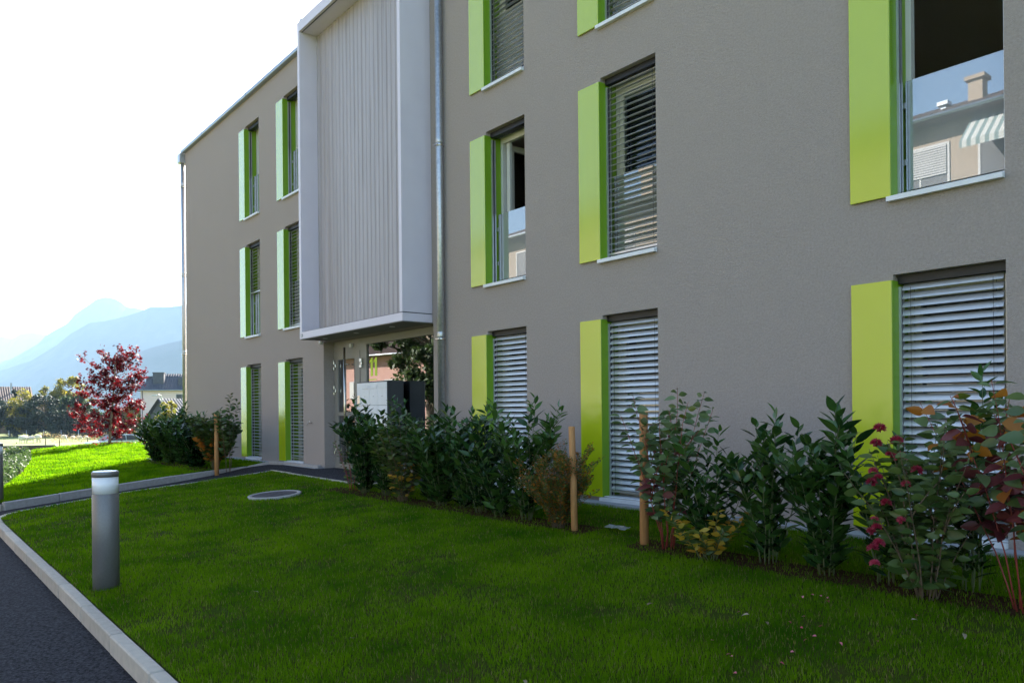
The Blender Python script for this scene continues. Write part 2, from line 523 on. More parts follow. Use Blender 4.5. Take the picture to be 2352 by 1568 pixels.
NEAR_LAWN = [(3.2, KY + .09), (3.2, -0.2), (-11.02, -0.2), (-11.02, -0.87), (-15.12, -0.78), (-14.81, -1.92), (-14.56, -3.49), (-13.8, -5.25), (-13.58, KY + .24), (-13.28, KY + .11), (-12.75, KY + .09)]
FAR_LAWN = [(-15.43, -5.3), (-16.08, -3.57), (-16.51, -2.28), (-16.72, -1.35), (-16.72, -0.7), (-16.5, -0.2), (-23.6, -0.2), (-23.6, 9), (-31.8, 9), (-33.2, 4), (-33.6, 0),
            (-34.0, -1.4), (-33.2, -2.6), (-31, -3.0), (-26.5, -3.5), (-21.6, -4.3), (-18.4, -5.0), (-17.0, -5.5), (-15.65, -5.5)]
tag(poly('lawn', NEAR_LAWN, lz, 'turf'), kind='structure')
tag(poly('lawn', FAR_LAWN, lz, 'turf'), kind='structure')
# bank falling from the far lawn to the ground beyond
bank_in = [(-23.6, 9), (-31.8, 9), (-33.2, 4), (-33.6, 0), (-34.0, -1.4), (-33.2, -2.6), (-31, -3.0), (-26.5, -3.5), (-21.6, -4.3), (-18.4, -5.0), (-17.0, -5.5)]
bank_out = [(-23.6, 13), (-33, 13), (-36.5, 5), (-37.5, 0), (-37.5, -3), (-36, -4.6), (-33, -5.5), (-27, -5.55), (-22, -5.56), (-18.4, -5.56), (-17.0, -5.56)]
mb = MB()
for k in range(len(bank_in) - 1):
    a, b, c, d = bank_in[k], bank_in[k + 1], bank_out[k + 1], bank_out[k]
    mb.face([(*a, lz(*a) - .002), (*b, lz(*b) - .002), (*c, -0.72), (*d, -0.72)])
tag(mb.build('embankment', 'soil'), kind='structure')

# planting beds: dark soil strips with wavering edges
def bed(x0, x1, yc, w, seed):
    n = 40
    up, dn = [], []
    for k in range(n + 1):
        x = x0 + (x1 - x0) * k / n
        up.append((x, yc + w / 2 + .06 * noise.noise((x * 1.7, seed, 0))))
        dn.append((x, yc - w / 2 + .07 * noise.noise((x * 2.3, seed + 9, 0))))
    return dn + up[::-1]


BED_A = bed(-11.3, -5.45, -1.33, 0.34, 1)
BED_B = bed(-4.75, 0.4, -1.47, 0.36, 2)
BED_C = bed(-21.3, -16.8, -1.5, 0.45, 3)
beds = []
for pts in (BED_A, BED_B, BED_C):
    tag(poly('planting_bed', pts, lz, 'soil', dz=0.008), kind='structure')


# ------------------------------------------------------------------ grass
def grass(name, outline, holes, n_try, dens, hgt, wid, seed, m='grass_blade', bare=0.0):
    r = np.random.default_rng(seed)
    xs_ = [p[0] for p in outline]
    ys_ = [p[1] for p in outline]
    px = r.uniform(min(xs_), max(xs_), n_try)
    py = r.uniform(min(ys_), max(ys_), n_try)
    keep = inpoly(px, py, outline)
    for hpts in holes:
        keep &= ~inpoly(px, py, hpts) | (r.uniform(0, 1, n_try) < (0.22 if len(hpts) > 60 else 0))
    d = np.hypot(px, py - CAM_Y)
    keep &= r.uniform(0, 1, n_try) < dens(d)
    px, py, d = px[keep], py[keep], d[keep]
    nz = vnoise(px, py, 1.3, 3.0) + 0.6 * vnoise(px, py, 5.0, 8.0)
    keep = nz + r.uniform(-.35, .35, len(px)) > -0.62 + bare
    px, py, d, nz = px[keep], py[keep], d[keep], nz[keep]
    n = len(px)
    z0 = -0.11 + 0.063 * np.minimum(py, -.15)
    H = hgt * r.uniform(.55, 1.25, n) * (1 + .35 * nz)
    W = wid * r.uniform(.7, 1.3, n) * np.clip(d / 6, 1, 4)
    a = r.uniform(0, 2 * np.pi, n)
    la = r.uniform(0, 2 * np.pi, n)
    lean = r.uniform(.1, .75, n) * H
    dx, dy = np.cos(a) * W / 2, np.sin(a) * W / 2
    lx, ly = np.cos(la) * lean, np.sin(la) * lean
    V = np.zeros((n, 5, 3))
    V[:, 0] = np.stack([px - dx, py - dy, z0 - .004], 1)
    V[:, 1] = np.stack([px + dx, py + dy, z0 - .004], 1)
    V[:, 2] = np.stack([px - dx * .8 + lx * .35, py - dy * .8 + ly * .35, z0 + H * .55], 1)
    V[:, 3] = np.stack([px + dx * .8 + lx * .35, py + dy * .8 + ly * .35, z0 + H * .55], 1)
    V[:, 4] = np.stack([px + lx, py + ly, z0 + H * (1 - .2 * lean / H)], 1)
    base = (np.arange(n) * 5)[:, None]
    T = np.concatenate([base + np.array([[0, 1, 3]]), base + np.array([[0, 3, 2]]), base + np.array([[2, 3, 4]])], 1).reshape(-1, 3)
    return np_mesh(name, V.reshape(-1, 3), T, m)


MAN = [(-11.42 + .40 * math.cos(t * .3), -2.20 + .40 * math.sin(t * .3)) for t in range(21)]
BOL = [(-7.28 + .15 * math.cos(t * .5), -5.36 + .13 * math.sin(t * .5)) for t in range(13)]
near_dens = lambda d: np.clip(1.25 - d / 11.0, 0.22, 1.0)
g1 = grass('grass', NEAR_LAWN, [BED_A, BED_B, MAN, BOL], 860000, near_dens, 0.036, 0.0038, 1, bare=0.12)
tag(g1, 'short green grass growing on the lawn in front of the building', 'grass', kind='stuff')
g1b = grass('grass', NEAR_LAWN, [BED_A, BED_B, MAN, BOL], 80000, near_dens, 0.034, 0.0036, 5, m='grass_dry')
tag(g1b, 'dry yellowish blades among the grass of the near lawn', 'grass', kind='stuff')
g2 = grass('grass', FAR_LAWN, [BED_C], 330000, lambda d: np.clip(1.5 - d / 26.0, 0.2, 1.0), 0.055, 0.005, 2)
tag(g2, 'short green grass on the sunny lawn beyond the path', 'grass', kind='stuff')

# ------------------------------------------------------------------ apartment building
B = empty('apartment_building', (-11, 0, -0.1), 'grey stucco apartment block with lime green window panels and a pale projecting bay', 'building')
B.location = (0, 0, 0)
XL, XR, ZT, ZB, TH = -23.3, 4.0, 8.60, -0.30, 0.36
COLS = [-18.85, -16.53, -9.25, -6.94, -3.44]
FLO = [-0.04, 2.86, 5.72]
PW, OW, OH = 0.36, 0.87, 2.22
NX0, NX1, NZ1 = -14.30, -10.32, 2.43
openings = []
for cx in COLS:
    for fz in FLO:
        openings.append((cx + PW, cx + PW + OW, fz, fz + OH))
openings.append((NX0, NX1, -0.12, NZ1))
gx = sorted(set([XL, XR] + [o[0] for o in openings] + [o[1] for o in openings]))
gzs = sorted(set([ZB, ZT] + [o[2] for o in openings] + [o[3] for o in openings]))
mb = MB()
for i in range(len(gx) - 1):
    for j in range(len(gzs) - 1):
        xm, zm = (gx[i] + gx[i + 1]) / 2, (gzs[j] + gzs[j + 1]) / 2
        if any(o[0] < xm < o[1] and o[2] < zm < o[3] for o in openings):
            continue
        a, b, c, d = gx[i], gx[i + 1], gzs[j], gzs[j + 1]
        mb.face([(a, 0, c), (b, 0, c), (b, 0, d), (a, 0, d)])
        mb.face([(a, TH, c), (a, TH, d), (b, TH, d), (b, TH, c)])
for (a, b, c, d) in openings:
    mb.face([(a, 0, c), (a, 0, d), (a, TH, d), (a, TH, c)])
    mb.face([(b, 0, c), (b, TH, c), (b, TH, d), (b, 0, d)])
    mb.face([(a, 0, d), (b, 0, d), (b, TH, d), (a, TH, d)])
    mb.face([(a, 0, c), (a, TH, c), (b, TH, c), (b, 0, c)])
DEP = 11.0
mb.face([(XL, 0, ZB), (XL, 0, ZT), (XL, DEP, ZT), (XL, DEP, ZB)])
mb.face([(XR, 0, ZB), (XR, DEP, ZB), (XR, DEP, ZT), (XR, 0, ZT)])
mb.face([(XL, DEP, ZB), (XL, DEP, ZT), (XR, DEP, ZT), (XR, DEP, ZB)])
mb.face([(XL, 0, ZT), (XR, 0, ZT), (XR, DEP, ZT), (XL, DEP, ZT)])
wall = mb.build('wall', 'stucco', B)
tag(mb and wall, 'grey rough stucco wall')
# plinth strip
MB().box(XL - .1, NX0 - .02, -0.2, 0.05, -0.4, -0.088).build('plinth', 'plinth', B)
MB().box(NX1 + .02, XR, -0.2, 0.05, -0.4, -0.088).build('plinth', 'plinth', B)
# roof edge
MB().bbox(XL - .10, XR, -0.10, 0.02, ZT - .03, ZT + .055, .008).build('roof_edge', 'coping', B)
MB().box(XL - .08, XR, 0.02, DEP, ZT + .004, ZT + .05).build('roof', 'coping', B)
for jx in (-21.5, -18.2):
    MB().box(jx - .03, jx + .03, -0.107, -0.1, ZT - .034, ZT + .06).build('roof_edge_joint', 'coping', B)
# rooms behind the windows
mb = MB()
for k, fz in enumerate(FLO):
    mb.box(XL + .02, XR - .02, TH + .004, 5.0, fz - .34, fz - .05)       # slab under the floor
mb.box(XL + .02, XR - .02, TH + .004, 5.0, 8.16, 8.5)
mb.box(XL + .02, XR - .02, 5.0, 5.1, -0.3, 8.5)
for px in (-21.5, -17.35, -14.55, -9.9, -7.6, -4.9, -1.6):
    mb.box(px - .05, px + .05, TH + .004, 4.995, -0.3, 8.5)
mb.build('room', 'interior', B)
# inner door and smoke detector of the upper right room
MB().box(-3.2, -2.3, 4.93, 4.99, 2.82, 4.85).build('room_door', 'interior_door', B)
MB().lathe([(0.05, -0.05), (0.11, -0.045), (0.12, -0.002)], (-2.9, 2.4, 5.375), 20).build('smoke_detector', 'frame_white', B)

# shared slat meshes
def slat_mesh(tilt, w=0.075):
    mbs = MB()
    x0, x1 = 0.0, OW - 0.085
    n = 4
    top, bot = [], []
    for k in range(n + 1):
        t = k / n - .5
        yy, zz = t * w, 0.009 * (1 - 4 * t * t)
        c, s = math.cos(tilt), math.sin(tilt)
        top.append((yy * c - zz * s, yy * s + zz * c))
        zz -= 0.0012
        bot.append((yy * c - zz * s, yy * s + zz * c))
    loop = top + bot[::-1]
    mbs.rings([[(x0, p[0], p[1]) for p in loop], [(x1, p[0], p[1]) for p in loop]], True, False)
    me = bpy.data.meshes.new('slat')
    me.from_pydata(mbs.v, [], mbs.f)
    me.materials.append(MATS['slat_metal'])
    me.update()
    return me


SL_OPEN = slat_mesh(math.radians(15))
SL_HALF = slat_mesh(math.radians(26))
SL_SHUT = slat_mesh(math.radians(50))
STATE = {(0, 0): ('open', 1), (0, 1): ('half', .52), (0, 2): ('none', 0),
         (1, 0): ('open', 1), (1, 1): ('open', 1), (1, 2): ('none', 0),
         (2, 0): ('shut', 1), (2, 1): ('none', 0), (2, 2): ('open', 1),
         (3, 0): ('shut', 1), (3, 1): ('open', 1), (3, 2): ('open', 1),
         (4, 0): ('shut', 1), (4, 1): ('none', 0), (4, 2): ('none', 0)}
for ci, cx in enumerate(COLS):
    for fi, fz in enumerate(FLO):
        st, cover = STATE[(ci, fi)]
        x0, x1, z0, z1 = cx + PW, cx + PW + OW, fz, fz + OH
        YF = 0.27
        fw = 0.055
        m1 = MB()
        m1.box(x0 + .004, x0 + fw, YF, YF + .07, z0 + .004, z1 - .004)
        m1.box(x1 - fw, x1 - .004, YF, YF + .07, z0 + .004, z1 - .004)
        m1.box(x0 + fw, x1 - fw, YF, YF + .07, z1 - .13, z1 - .004)
        m1.box(x0 + fw, x1 - fw, YF, YF + .07, z0 + .004, z0 + fw)
        W = m1.build('window', 'frame_white', B)
        # green sheet: front plate over the wall and return into the reveal
        zp0, zp1 = fz + .0, fz + 2.17
        m2 = MB()
        m2.bbox(cx, x0, -0.032, -0.004, zp0, zp1, .002)
        m2.build('shutter_panel', 'green_paint', W)
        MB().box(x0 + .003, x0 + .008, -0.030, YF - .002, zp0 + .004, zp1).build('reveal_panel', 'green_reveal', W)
        # sill with a folded front lip
        m3 = MB()
        m3.box(x0 - .03, x1 + .0, -0.055, 0.0 - .003, z0 - .045, z0 - .004)
        m3.box(x0 + .009, x1 - .003, -0.003, YF, z0 + .002, z0 + .012)
        m3.build('sill', 'white_metal', W)
        # blind guide rails and head box
        for gx0, gx1 in ((x0 + .009, x0 + .030), (x1 - .030, x1 - .003)):
            m4 = MB()
            m4.box(gx0, gx1, 0.085, 0.105, z0 + .014, z1 - .1)
            m4.box(gx0, gx1, 0.135, 0.155, z0 + .014, z1 - .1)
            m4.build('guide_rail', 'aluminium', W)
            MB().box(gx0 + .002, gx1 - .008, 0.105, 0.135, z0 + .014, z1 - .1).build('guide_slot', 'dark_metal', W)
        MB().box(x0 + .012, x1 - .006, 0.075, 0.18, z1 - .075, z1 - .002).build('blind_box', 'black_metal', W)
        # glazing
        if (ci, fi) == (4, 1):
            pass
        elif (ci, fi) == (2, 1):
            # sash swung open into the room
            m5 = MB()
            ya, yb = YF + .10, YF + .10 + (OW - .12)
            xs0 = x0 + .06
            for (a, b, c, d) in ((ya, ya + .07, z0 + .06, z1 - .14), (yb - .07, yb, z0 + .06, z1 - .14)):
                m5.box(xs0, xs0 + .05, a, b, c, d)
            for (c, d) in ((z0 + .06, z0 + .14), (z1 - .22, z1 - .14)):
                m5.box(xs0, xs0 + .05, ya + .07, yb - .07, c, d)
            S = m5.build('open_sash', 'frame_white', W)
            MB().box(xs0 + .02, xs0 + .026, ya + .07, yb - .07, z0 + .14, z1 - .22).build('pane', 'glass_clear', S)
            if ci == 2:
                MB().box(x0 + .12, x0 + .19, YF + .02, YF + .065, z0 + .06, z1 - .14).build('sash_stile', 'frame_white', W)
        else:
            m5 = MB()
            sx0, sx1 = x0 + fw + .002, x1 - fw - .002
            sz0, sz1 = z0 + fw + .002, z1 - .132
            for q in ((sx0, sx0 + .06, sz0, sz1), (sx1 - .06, sx1, sz0, sz1)):
                m5.box(q[0], q[1], YF + .012, YF + .062, q[2], q[3])
            for q in ((sz0, sz0 + .06), (sz1 - .06, sz1)):
                m5.box(sx0 + .06, sx1 - .06, YF + .012, YF + .062, q[0], q[1])
            S = m5.build('sash', 'frame_white', W)
            MB().box(sx0 + .06, sx1 - .06, YF + .034, YF + .044, sz0 + .06, sz1 - .06).build('pane', 'glass_clear', S)
        # glass balustrade of the upper floors
        if fi > 0:
            bal = MB().box(x0 + .04, x1 - .035, 0.186, 0.200, z0 + .075, z0 + 1.035).build('balustrade_glass', 'glass_coated', W)
            for bz in (z0 + .3, z0 + .8):
                for bx0, bx1 in ((x0 + .0095, x0 + .04), (x1 - .035, x1 - .0035)):
                    MB().box(bx0, bx1, 0.182, 0.204, bz, bz + .05).build('glass_clamp', 'aluminium', W)
        # blinds
        if st != 'none':
            me = {'open': SL_OPEN, 'half': SL_OPEN, 'shut': SL_SHUT}[st]
            ztop = z1 - .105
            n = int((OH - .15) * cover / 0.0725)
            sp = (OH - .15) * cover / n
            for k in range(n):
                so = bpy.data.objects.new('slat', me)
                so.location = (x0 + .034, 0.12, ztop - k * sp)
                so.rotation_euler = (rnd.uniform(-.03, .03), 0, 0)
                link(so, W)
            zb_ = ztop - n * sp
            MB().box(x0 + .034, x1 - .05, 0.10, 0.14, zb_ + .012, zb_ + .036).build('bottom_rail', 'aluminium', W)
            for rx in (x0 + .11, x1 - .12):
                mcord = MB()
                mcord.box(rx, rx + .003, 0.082, 0.0845, zb_ + .03, z1 - .11)
                mcord.box(rx, rx + .003, 0.156, 0.1585, zb_ + .03, z1 - .11)
                mcord.build('blind_cord', 'dark_metal', W)

# ---- projecting bay over the entrance
BX0, BX1, BY, BZ0, BZ1 = -14.16, -10.34, -0.56, 2.43, 8.57
m = MB()
m.box(BX0, BX1, BY, -0.004, BZ0 + .012, BZ0 + .14)
bay = m.build('bay', 'bay_metal', B)
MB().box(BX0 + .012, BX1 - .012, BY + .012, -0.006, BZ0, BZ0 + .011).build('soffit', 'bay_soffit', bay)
MB().box(BX1 - .085, BX1, BY, -0.004, BZ0 + .155, BZ1 - .19).build('side_panel', 'bay_metal', bay)
MB().box(BX0, BX0 + .095, BY, -0.004, BZ0 + .143, BZ1 - .19).build('side_panel', 'bay_metal', bay)
MB().box(BX0, BX1, BY, -0.004, BZ1 - .187, BZ1).build('top_panel', 'bay_metal', bay)
MB().box(BX0 + .1, BX1 - .09, BY + .05, BY + .06, BZ1 - .20, BZ1 - .188).build('blind_channel', 'dark_metal', bay)
MB().box(BX0 + .05, BX1 - .02, BY + .03, -0.01, BZ0 + .1405, BZ0 + .1545).build('joint_backing', 'dark_metal', bay)
MB().box(BX0 + .06, BX0 + .16, BY + .02, BY + .2, BZ1, BZ1 + .05).build('roof_bracket', 'zinc', bay)
# corrugated sheet
xa, xb = BX0 + .1, BX1 - .09
prof = []
x = xa
k = 0
while x < xb - .02:
    w = 0.145
    prof += [(x, -0.201), (x + .058, -0.201), (x + .074, -0.187), (x + .129, -0.187)]
    x += w
prof = [(px, py) for px, py in prof if px < xb] + [(xb, -0.19)]
m = MB()
for (a, b) in zip(prof, prof[1:]):
    m.face([(a[0], a[1], BZ0 + .14), (b[0], b[1], BZ0 + .14), (b[0], b[1], BZ1 - .188), (a[0], a[1], BZ1 - .188)])
    m.face([(b[0], b[1] + .004, BZ0 + .14), (a[0], a[1] + .004, BZ0 + .14), (a[0], a[1] + .004, BZ1 - .188), (b[0], b[1] + .004, BZ1 - .188)])
m.build('corrugated_sheet', 'corrugated', bay)
for dx in (-13.6, -12.35, -11.1):
    MB().lathe([(.03, -.002), (.045, -.006), (.05, -.0005)], (dx, -0.3, BZ0), 16).build('downlight', 'white_metal', bay)
# small maker's mark plate at the lower corner of the bay
MB().box(BX0 + .06, BX0 + .14, BY - .003, BY - .0005, BZ0 + .05, BZ0 + .10).build('plate', 'dark_metal', bay)
MB().box(BX0 + .078, BX0 + .122, BY - .004, BY - .003, BZ0 + .06, BZ0 + .09).build('plate_face', 'white_metal', bay)

# ---- entrance niche
DY = 0.22
door = MB()
door.box(NX0 + .003, -14.13, DY, DY + .06, -0.1, NZ1 - .004)
door.box(-13.42, -13.20, DY, DY + .06, -0.1, NZ1 - .004)
door.box(-14.13, -13.42, DY, DY + .06, 2.06, NZ1 - .004)
door.box(-14.13, -13.42, DY, DY + .06, -0.1, 0.03)
door.box(-14.13, -13.42, DY + .005, DY + .055, 0.95, 1.02)
D = door.build('door', 'door_paint', B)
MB().box(-14.13, -13.42, DY + .026, DY + .036, 0.03, 2.06).build('pane', 'glass_dark', D)
h = MB().tube([(-13.66, DY - .09, 0.02), (-13.66, DY - .09, 2.28)], 0.022, 12)
for hz in (.35, 1.95):
    h.tube([(-13.66, DY - .09, hz), (-13.62, DY + .002, hz)], 0.012, 8)
h.build('handle', 'steel', D)
for hz in (0.18, 1.36, 1.86):
    m = MB()
    m.bbox(-14.275, -14.225, DY - .045, DY - .001, hz, hz + .07, .006)
    m.bbox(-14.225, -14.17, DY - .04, DY - .001, hz + .05, hz + .125, .006)
    m.bbox(-14.275, -14.225, DY - .045, DY - .001, hz + .11, hz + .19, .006)
    m.build('hinge', 'steel', D)
side = MB()
side.box(-13.197, -12.95, DY + .002, DY + .06, -0.1, NZ1 - .004)
side.box(-12.95, NX1 - .003, DY + .002, DY + .06, 2.30, NZ1 - .004)
side.box(-12.95, NX1 - .003, DY + .002, DY + .06, -0.1, 0.06)
G = side.build('entrance_glazing', 'door_paint', B)
MB().box(-12.95, NX1 - .003, DY + .03, DY + .042, 0.06, 2.30).build('pane', 'glass_dark', G)
MB().box(-13.205, -13.19, DY - .003, DY + .001, 0.9, 2.2).build('joint', 'dark_metal', G)
for hz in (1.38, 1.86):
    m = MB()
    m.bbox(-13.15, -13.07, DY - .05, DY + .001, hz, hz + .06, .006)
    m.bbox(-13.13, -13.06, DY - .045, DY + .001, hz + .06, hz + .11, .006)
    m.bbox(-13.15, -13.07, DY - .05, DY + .001, hz + .11, hz + .18, .006)
    m.build('hinge', 'steel', G)
# house number 11 stuck on the glass
def digit_one(x, z, h, w):
    return [(x, z), (x + w, z), (x + w, z + h), (x + w * .42, z + h), (x - w * .55, z + h * .84), (x - w * .55, z + h * .72), (x, z + h * .78)]


for nx in (-12.83, -12.67):
    pts = digit_one(nx, 1.69, 0.34, 0.075)
    m = MB()
    m.rings([[(px, DY + .0285, pzv) for px, pzv in pts], [(px, DY + .0262, pzv) for px, pzv in pts]], True, False)
    m.build('number_digit', 'lime_sign', G)
MB().box(-12.9, -12.62, DY + .0262, DY + .0285, 1.615, 1.632).build('number_line', 'lime_sign', G)
MB().box(-13.9, -12.95, DY + .4, DY + .42, 0, .2)
# wall tap
m = MB()
m.tube([(-14.88, 0.0, 0.80), (-14.88, -0.07, 0.80), (-14.88, -0.10, 0.785), (-14.88, -0.11, 0.745)], [.012, .012, .012, .010], 8)
m.tube([(-14.88, -0.05, 0.80), (-14.88, -0.05, 0.835)], .007, 6)
m.tube([(-14.93, -0.05, 0.838), (-14.83, -0.05, 0.838)], .008, 6)
m.lathe([(.028, 0), (.028, .004)], (-14.88, -0.012, 0.797), 12)
m.build('water_tap', 'steel', B)
# camera lamp under the soffit
MB().lathe([(.02, -.07), (.045, -.05), (.045, 0)], (-14.2, -0.1, BZ0 - .001), 14).build('porch_lamp', 'white_metal', B)
MB().bbox(-13.55, -13.47, DY - .05, DY - .001, 2.27, 2.35, .01).build('porch_lamp', 'white_metal', B)


def downpipe(x, y, z0, z1, r, wally, zbr, hopper=False):
    m = MB()
    zs_ = [z0]
    while zs_[-1] + 1.9 < z1:
        zs_.append(zs_[-1] + 1.9)
    zs_.append(z1)
    m.tube([(x, y, z0), (x, y, z1)], r, 20)
    p = m.build('downpipe', 'zinc', B)
    for z in zbr:
        q = MB()
        q.lathe([(r + .002, 0), (r + .006, .004), (r + .006, .03), (r + .002, .034)], (x, y, z), 20)
        q.box(x - .012, x + .012, y + r, wally + .002, z + .006, z + .03)
        q.bbox(x - .05, x - .02 + .07, y - r - .02, y - r - .004, z + .004, z + .032, .003)
        q.build('pipe_bracket', 'steel', p)
        q = MB().lathe([(r + .001, 0), (r + .004, .01), (r + .004, .07), (r + .001, .08)], (x, y, z + .05), 20)
        q.build('pipe_joint', 'zinc', p)
    if hopper:
        MB().bbox(x - .13, x + .11, y - .12, y + .14, z1 - .02, z1 + .24, .01).build('hopper', 'zinc', p)
    return p


downpipe(-9.98, -0.085, -0.1, 8.6, 0.055, 0, (2.13, 5.15, 7.9))
downpipe(-23.42, -0.03, -0.2, 8.32, 0.058, 0.05, (0.6, 2.72, 5.0, 7.6), True)

# ------------------------------------------------------------------ mailbox cabinet
MBX = empty('mailbox_cabinet', (-12.1, 0.02, -0.1), 'white fronted mailbox cabinet with dark sides standing before the entrance glass', 'mailbox')
MBX.location = (-12.1, 0.02, -0.1)
ox, oy, oz = -12.1, 0.02, -0.1


def rel(mbobj):
    mbobj.v = [(a - ox, b - oy, c - oz) for a, b, c in mbobj.v]
    return mbobj


CX0, CX1, CY0, CY1, CZ0, CZ1 = -12.66, -11.56, -0.13, 0.19, 0.30, 1.56
rel(MB().bbox(CX0, CX1, CY0, CY1, CZ0, CZ1, .006)).build('cabinet_body', 'dark_metal', MBX)
for lx in (CX0 + .1, CX1 - .1):
    rel(MB().box(lx - .03, lx + .03, -0.01, 0.06, -0.13, CZ0)).build('leg', 'dark_metal', MBX)
rel(MB().bbox(CX0 + .01, CX0 + .16, CY0 - .008, CY0 - .001, CZ0 + .02, CZ1 - .02, .002)).build('intercom_panel', 'white_metal', MBX)
rel(MB().bbox(CX0 + .04, CX0 + .13, CY0 - .02, CY0 - .008, 1.12, 1.32, .004)).build('intercom', 'steel', MBX)
for cI in range(3):
    for rI in range(3):
        a = CX0 + .165 + cI * .308
        zt = CZ1 - .02 - rI * .405
        dd = rel(MB().bbox(a, a + .303, CY0 - .010, CY0 - .001, zt - .40, zt, .003)).build('mailbox_door', 'white_metal', MBX)
        rel(MB().bbox(a + .03, a + .27, CY0 - .018, CY0 - .010, zt - .11, zt - .05, .003)).build('mail_flap', 'white_metal', dd)
        rel(MB().lathe([(.008, 0), (.008, .01)], (a + .15, CY0 - .012, zt - .25), 8)).build('lock', 'steel', dd)

# ------------------------------------------------------------------ bollard lights
def bollard(x, y, z, label):
    r = empty('bollard_light', (x, y, z), label, 'bollard light', 'bollard lights beside the path')
    R = 0.104
    MB().lathe([(R, -.1), (R, .80), (R - .004, .804), (R - .004, .808)], seg=40).build('post', 'bollard_grey', r)
    MB().lathe([(R - .003, .809), (R - .003, .95)], seg=40).build('light_band', 'diffuser', r)
    MB().lathe([(R + .001, .951), (R + .001, .990), (R - .003, .994)], seg=40).build('cap', 'bollard_grey', r)
    MB().lathe([(R - .003, .9945), (R - .006, .998), (R - .03, 1.0)], seg=40).build('cap_top', 'bollard_cap', r)
    return r


bollard(-7.28, -5.36, -0.45, 'grey bollard light with white band standing in the lawn beside the kerb')
bollard(-15.68, -5.36, -0.45, 'grey bollard light on the far side of the footpath')

# ------------------------------------------------------------------ manhole cover
mh = empty('manhole_cover', (-11.42, -2.20, lz(0, -2.2)), 'round iron manhole cover with pale concrete rim set in the lawn', 'manhole cover')
mh.rotation_euler = (math.atan(0.063), 0, 0)
MB().lathe([(.395, -.05), (.395, .028), (.385, .034), (.345, .034), (.34, .026), (.34, -.05)], seg=48, cap=False).build('rim', 'concrete', mh)
MB().lathe([(.333, -.04), (.333, .024), (.325, .028)], seg=48).build('lid', 'iron', mh)
for k in range(5):
    MB().box(-.2, .2, -.16 + k * .075, -.13 + k * .075, .0285, .033).build('raised_bar', 'iron', mh)

# ------------------------------------------------------------------ stakes
def stake(x, y, h, r, label, lean=(0, 0)):
    z = lz(x, y)
    pts = [(0, 0, -.25), (lean[0] * .5, lean[1] * .5, h * .5), (lean[0], lean[1], h - .008), (lean[0], lean[1], h)]
    o = MB().tube(pts, [r * 1.03, r, r * .96, r * .86], 16).build('wooden_stake', 'stake_wood')
    o.location = (x, y, z)
    return tag(o, label, 'stake', 'wooden stakes along the planting beds')


stake(-5.64, -1.40, 1.06, 0.034, 'round wooden stake at the fine leaved shrub', (-.035, 0))
stake(-4.66, -1.47, 1.21, 0.040, 'thick round wooden stake beside the tall pale leaved shrub', (.005, 0))
stake(-16.45, -1.42, 1.22, 0.045, 'round wooden stake at the path kerb before the yellowing shrub', (.0, 0))
stake(-10.62, -1.12, 0.85, 0.030, 'slim wooden stake among leaves beside the doorway end of the hedge', (.0, 0))


# ------------------------------------------------------------------ leaves and shrubs
def leaf_arrays(L, W, fold, curl, n=5, tip=1.0):
    """leaf along +x, normal +z, with folded midrib and downward curl; verts and triangles"""
    v, f = [], []
    for k in range(n + 1):
        t = k / n
        w = W * (math.sin(math.pi * min(1, t ** 0.72)) ** 0.95 * 1.05 if 0 < t < 1 else 0.0)
        x, z = L * t * (1 - .12 * curl * t), -curl * L * .45 * t * t
        v += [(x, -w / 2, z + fold * w), (x, 0, z), (x, w / 2, z + fold * w)]
    for k in range(n):
        a = 3 * k
        for q in ((a, a + 1, a + 4, a + 3), (a + 1, a + 2, a + 5, a + 4)):
            f += [(q[0], q[3], q[2]), (q[0], q[2], q[1])]
    return np.array(v), np.array(f)


class Leaf:
    def __init__(s, name, m, L, W, fold=.18, curl=.25, n=5):
        s.v, s.f = leaf_arrays(L, W, fold, curl, n)
        s.m = m
        me = bpy.data.meshes.new(name)
        me.from_pydata([tuple(p) for p in s.v], [], [tuple(int(i) for i in t) for t in s.f])
        me.polygons.foreach_set('use_smooth', [True] * len(s.f))
        me.materials.append(MATS[m])
        me.update()
        s.me = me


LAUREL = [Leaf('leaf', 'laurel_leaf', .115, .044, .16, .12), Leaf('leaf', 'laurel_leaf', .13, .05, .10, .3), Leaf('leaf', 'laurel_leaf', .10, .04, .22, .05), Leaf('leaf', 'laurel_leaf', .12, .046, .12, .45)]
LAUREL_Y = [Leaf('leaf', 'laurel_young', .10, .036, .22, .1), Leaf('leaf', 'laurel_young', .085, .026, .25, .0)]
PALE = [Leaf('leaf', 'pale_leaf', .085, .045, .12, .5), Leaf('leaf', 'pale_leaf', .075, .038, .16, .35)]
REDL = [Leaf('leaf', 'red_leaf', .10, .05, .10, .55), Leaf('leaf', 'red_leaf', .085, .045, .2, .35)]
ORAN = [Leaf('leaf', 'orange_leaf', .09, .05, .1, .4), Leaf('leaf', 'orange_leaf', .07, .035, .2, .3)]
YELL = [Leaf('leaf', 'yellow_leaf', .075, .04, .1, .4), Leaf('leaf', 'yellow_leaf', .06, .03, .2, .3)]
OLIV = [Leaf('leaf', 'olive_leaf', .08, .04, .15, .35), Leaf('leaf', 'olive_leaf', .07, .032, .2, .25)]
WEIG = [Leaf('leaf', 'weigela_leaf', .10, .048, .12, .4), Leaf('leaf', 'weigela_leaf', .085, .04, .18, .3)]
FINE = [Leaf('leaf', 'olive_leaf', .028, .012, .15, .2, 2), Leaf('leaf', 'olive_leaf', .022, .010, .2, .1, 2), Leaf('leaf', 'orange_leaf', .024, .011, .2, .1, 2)]


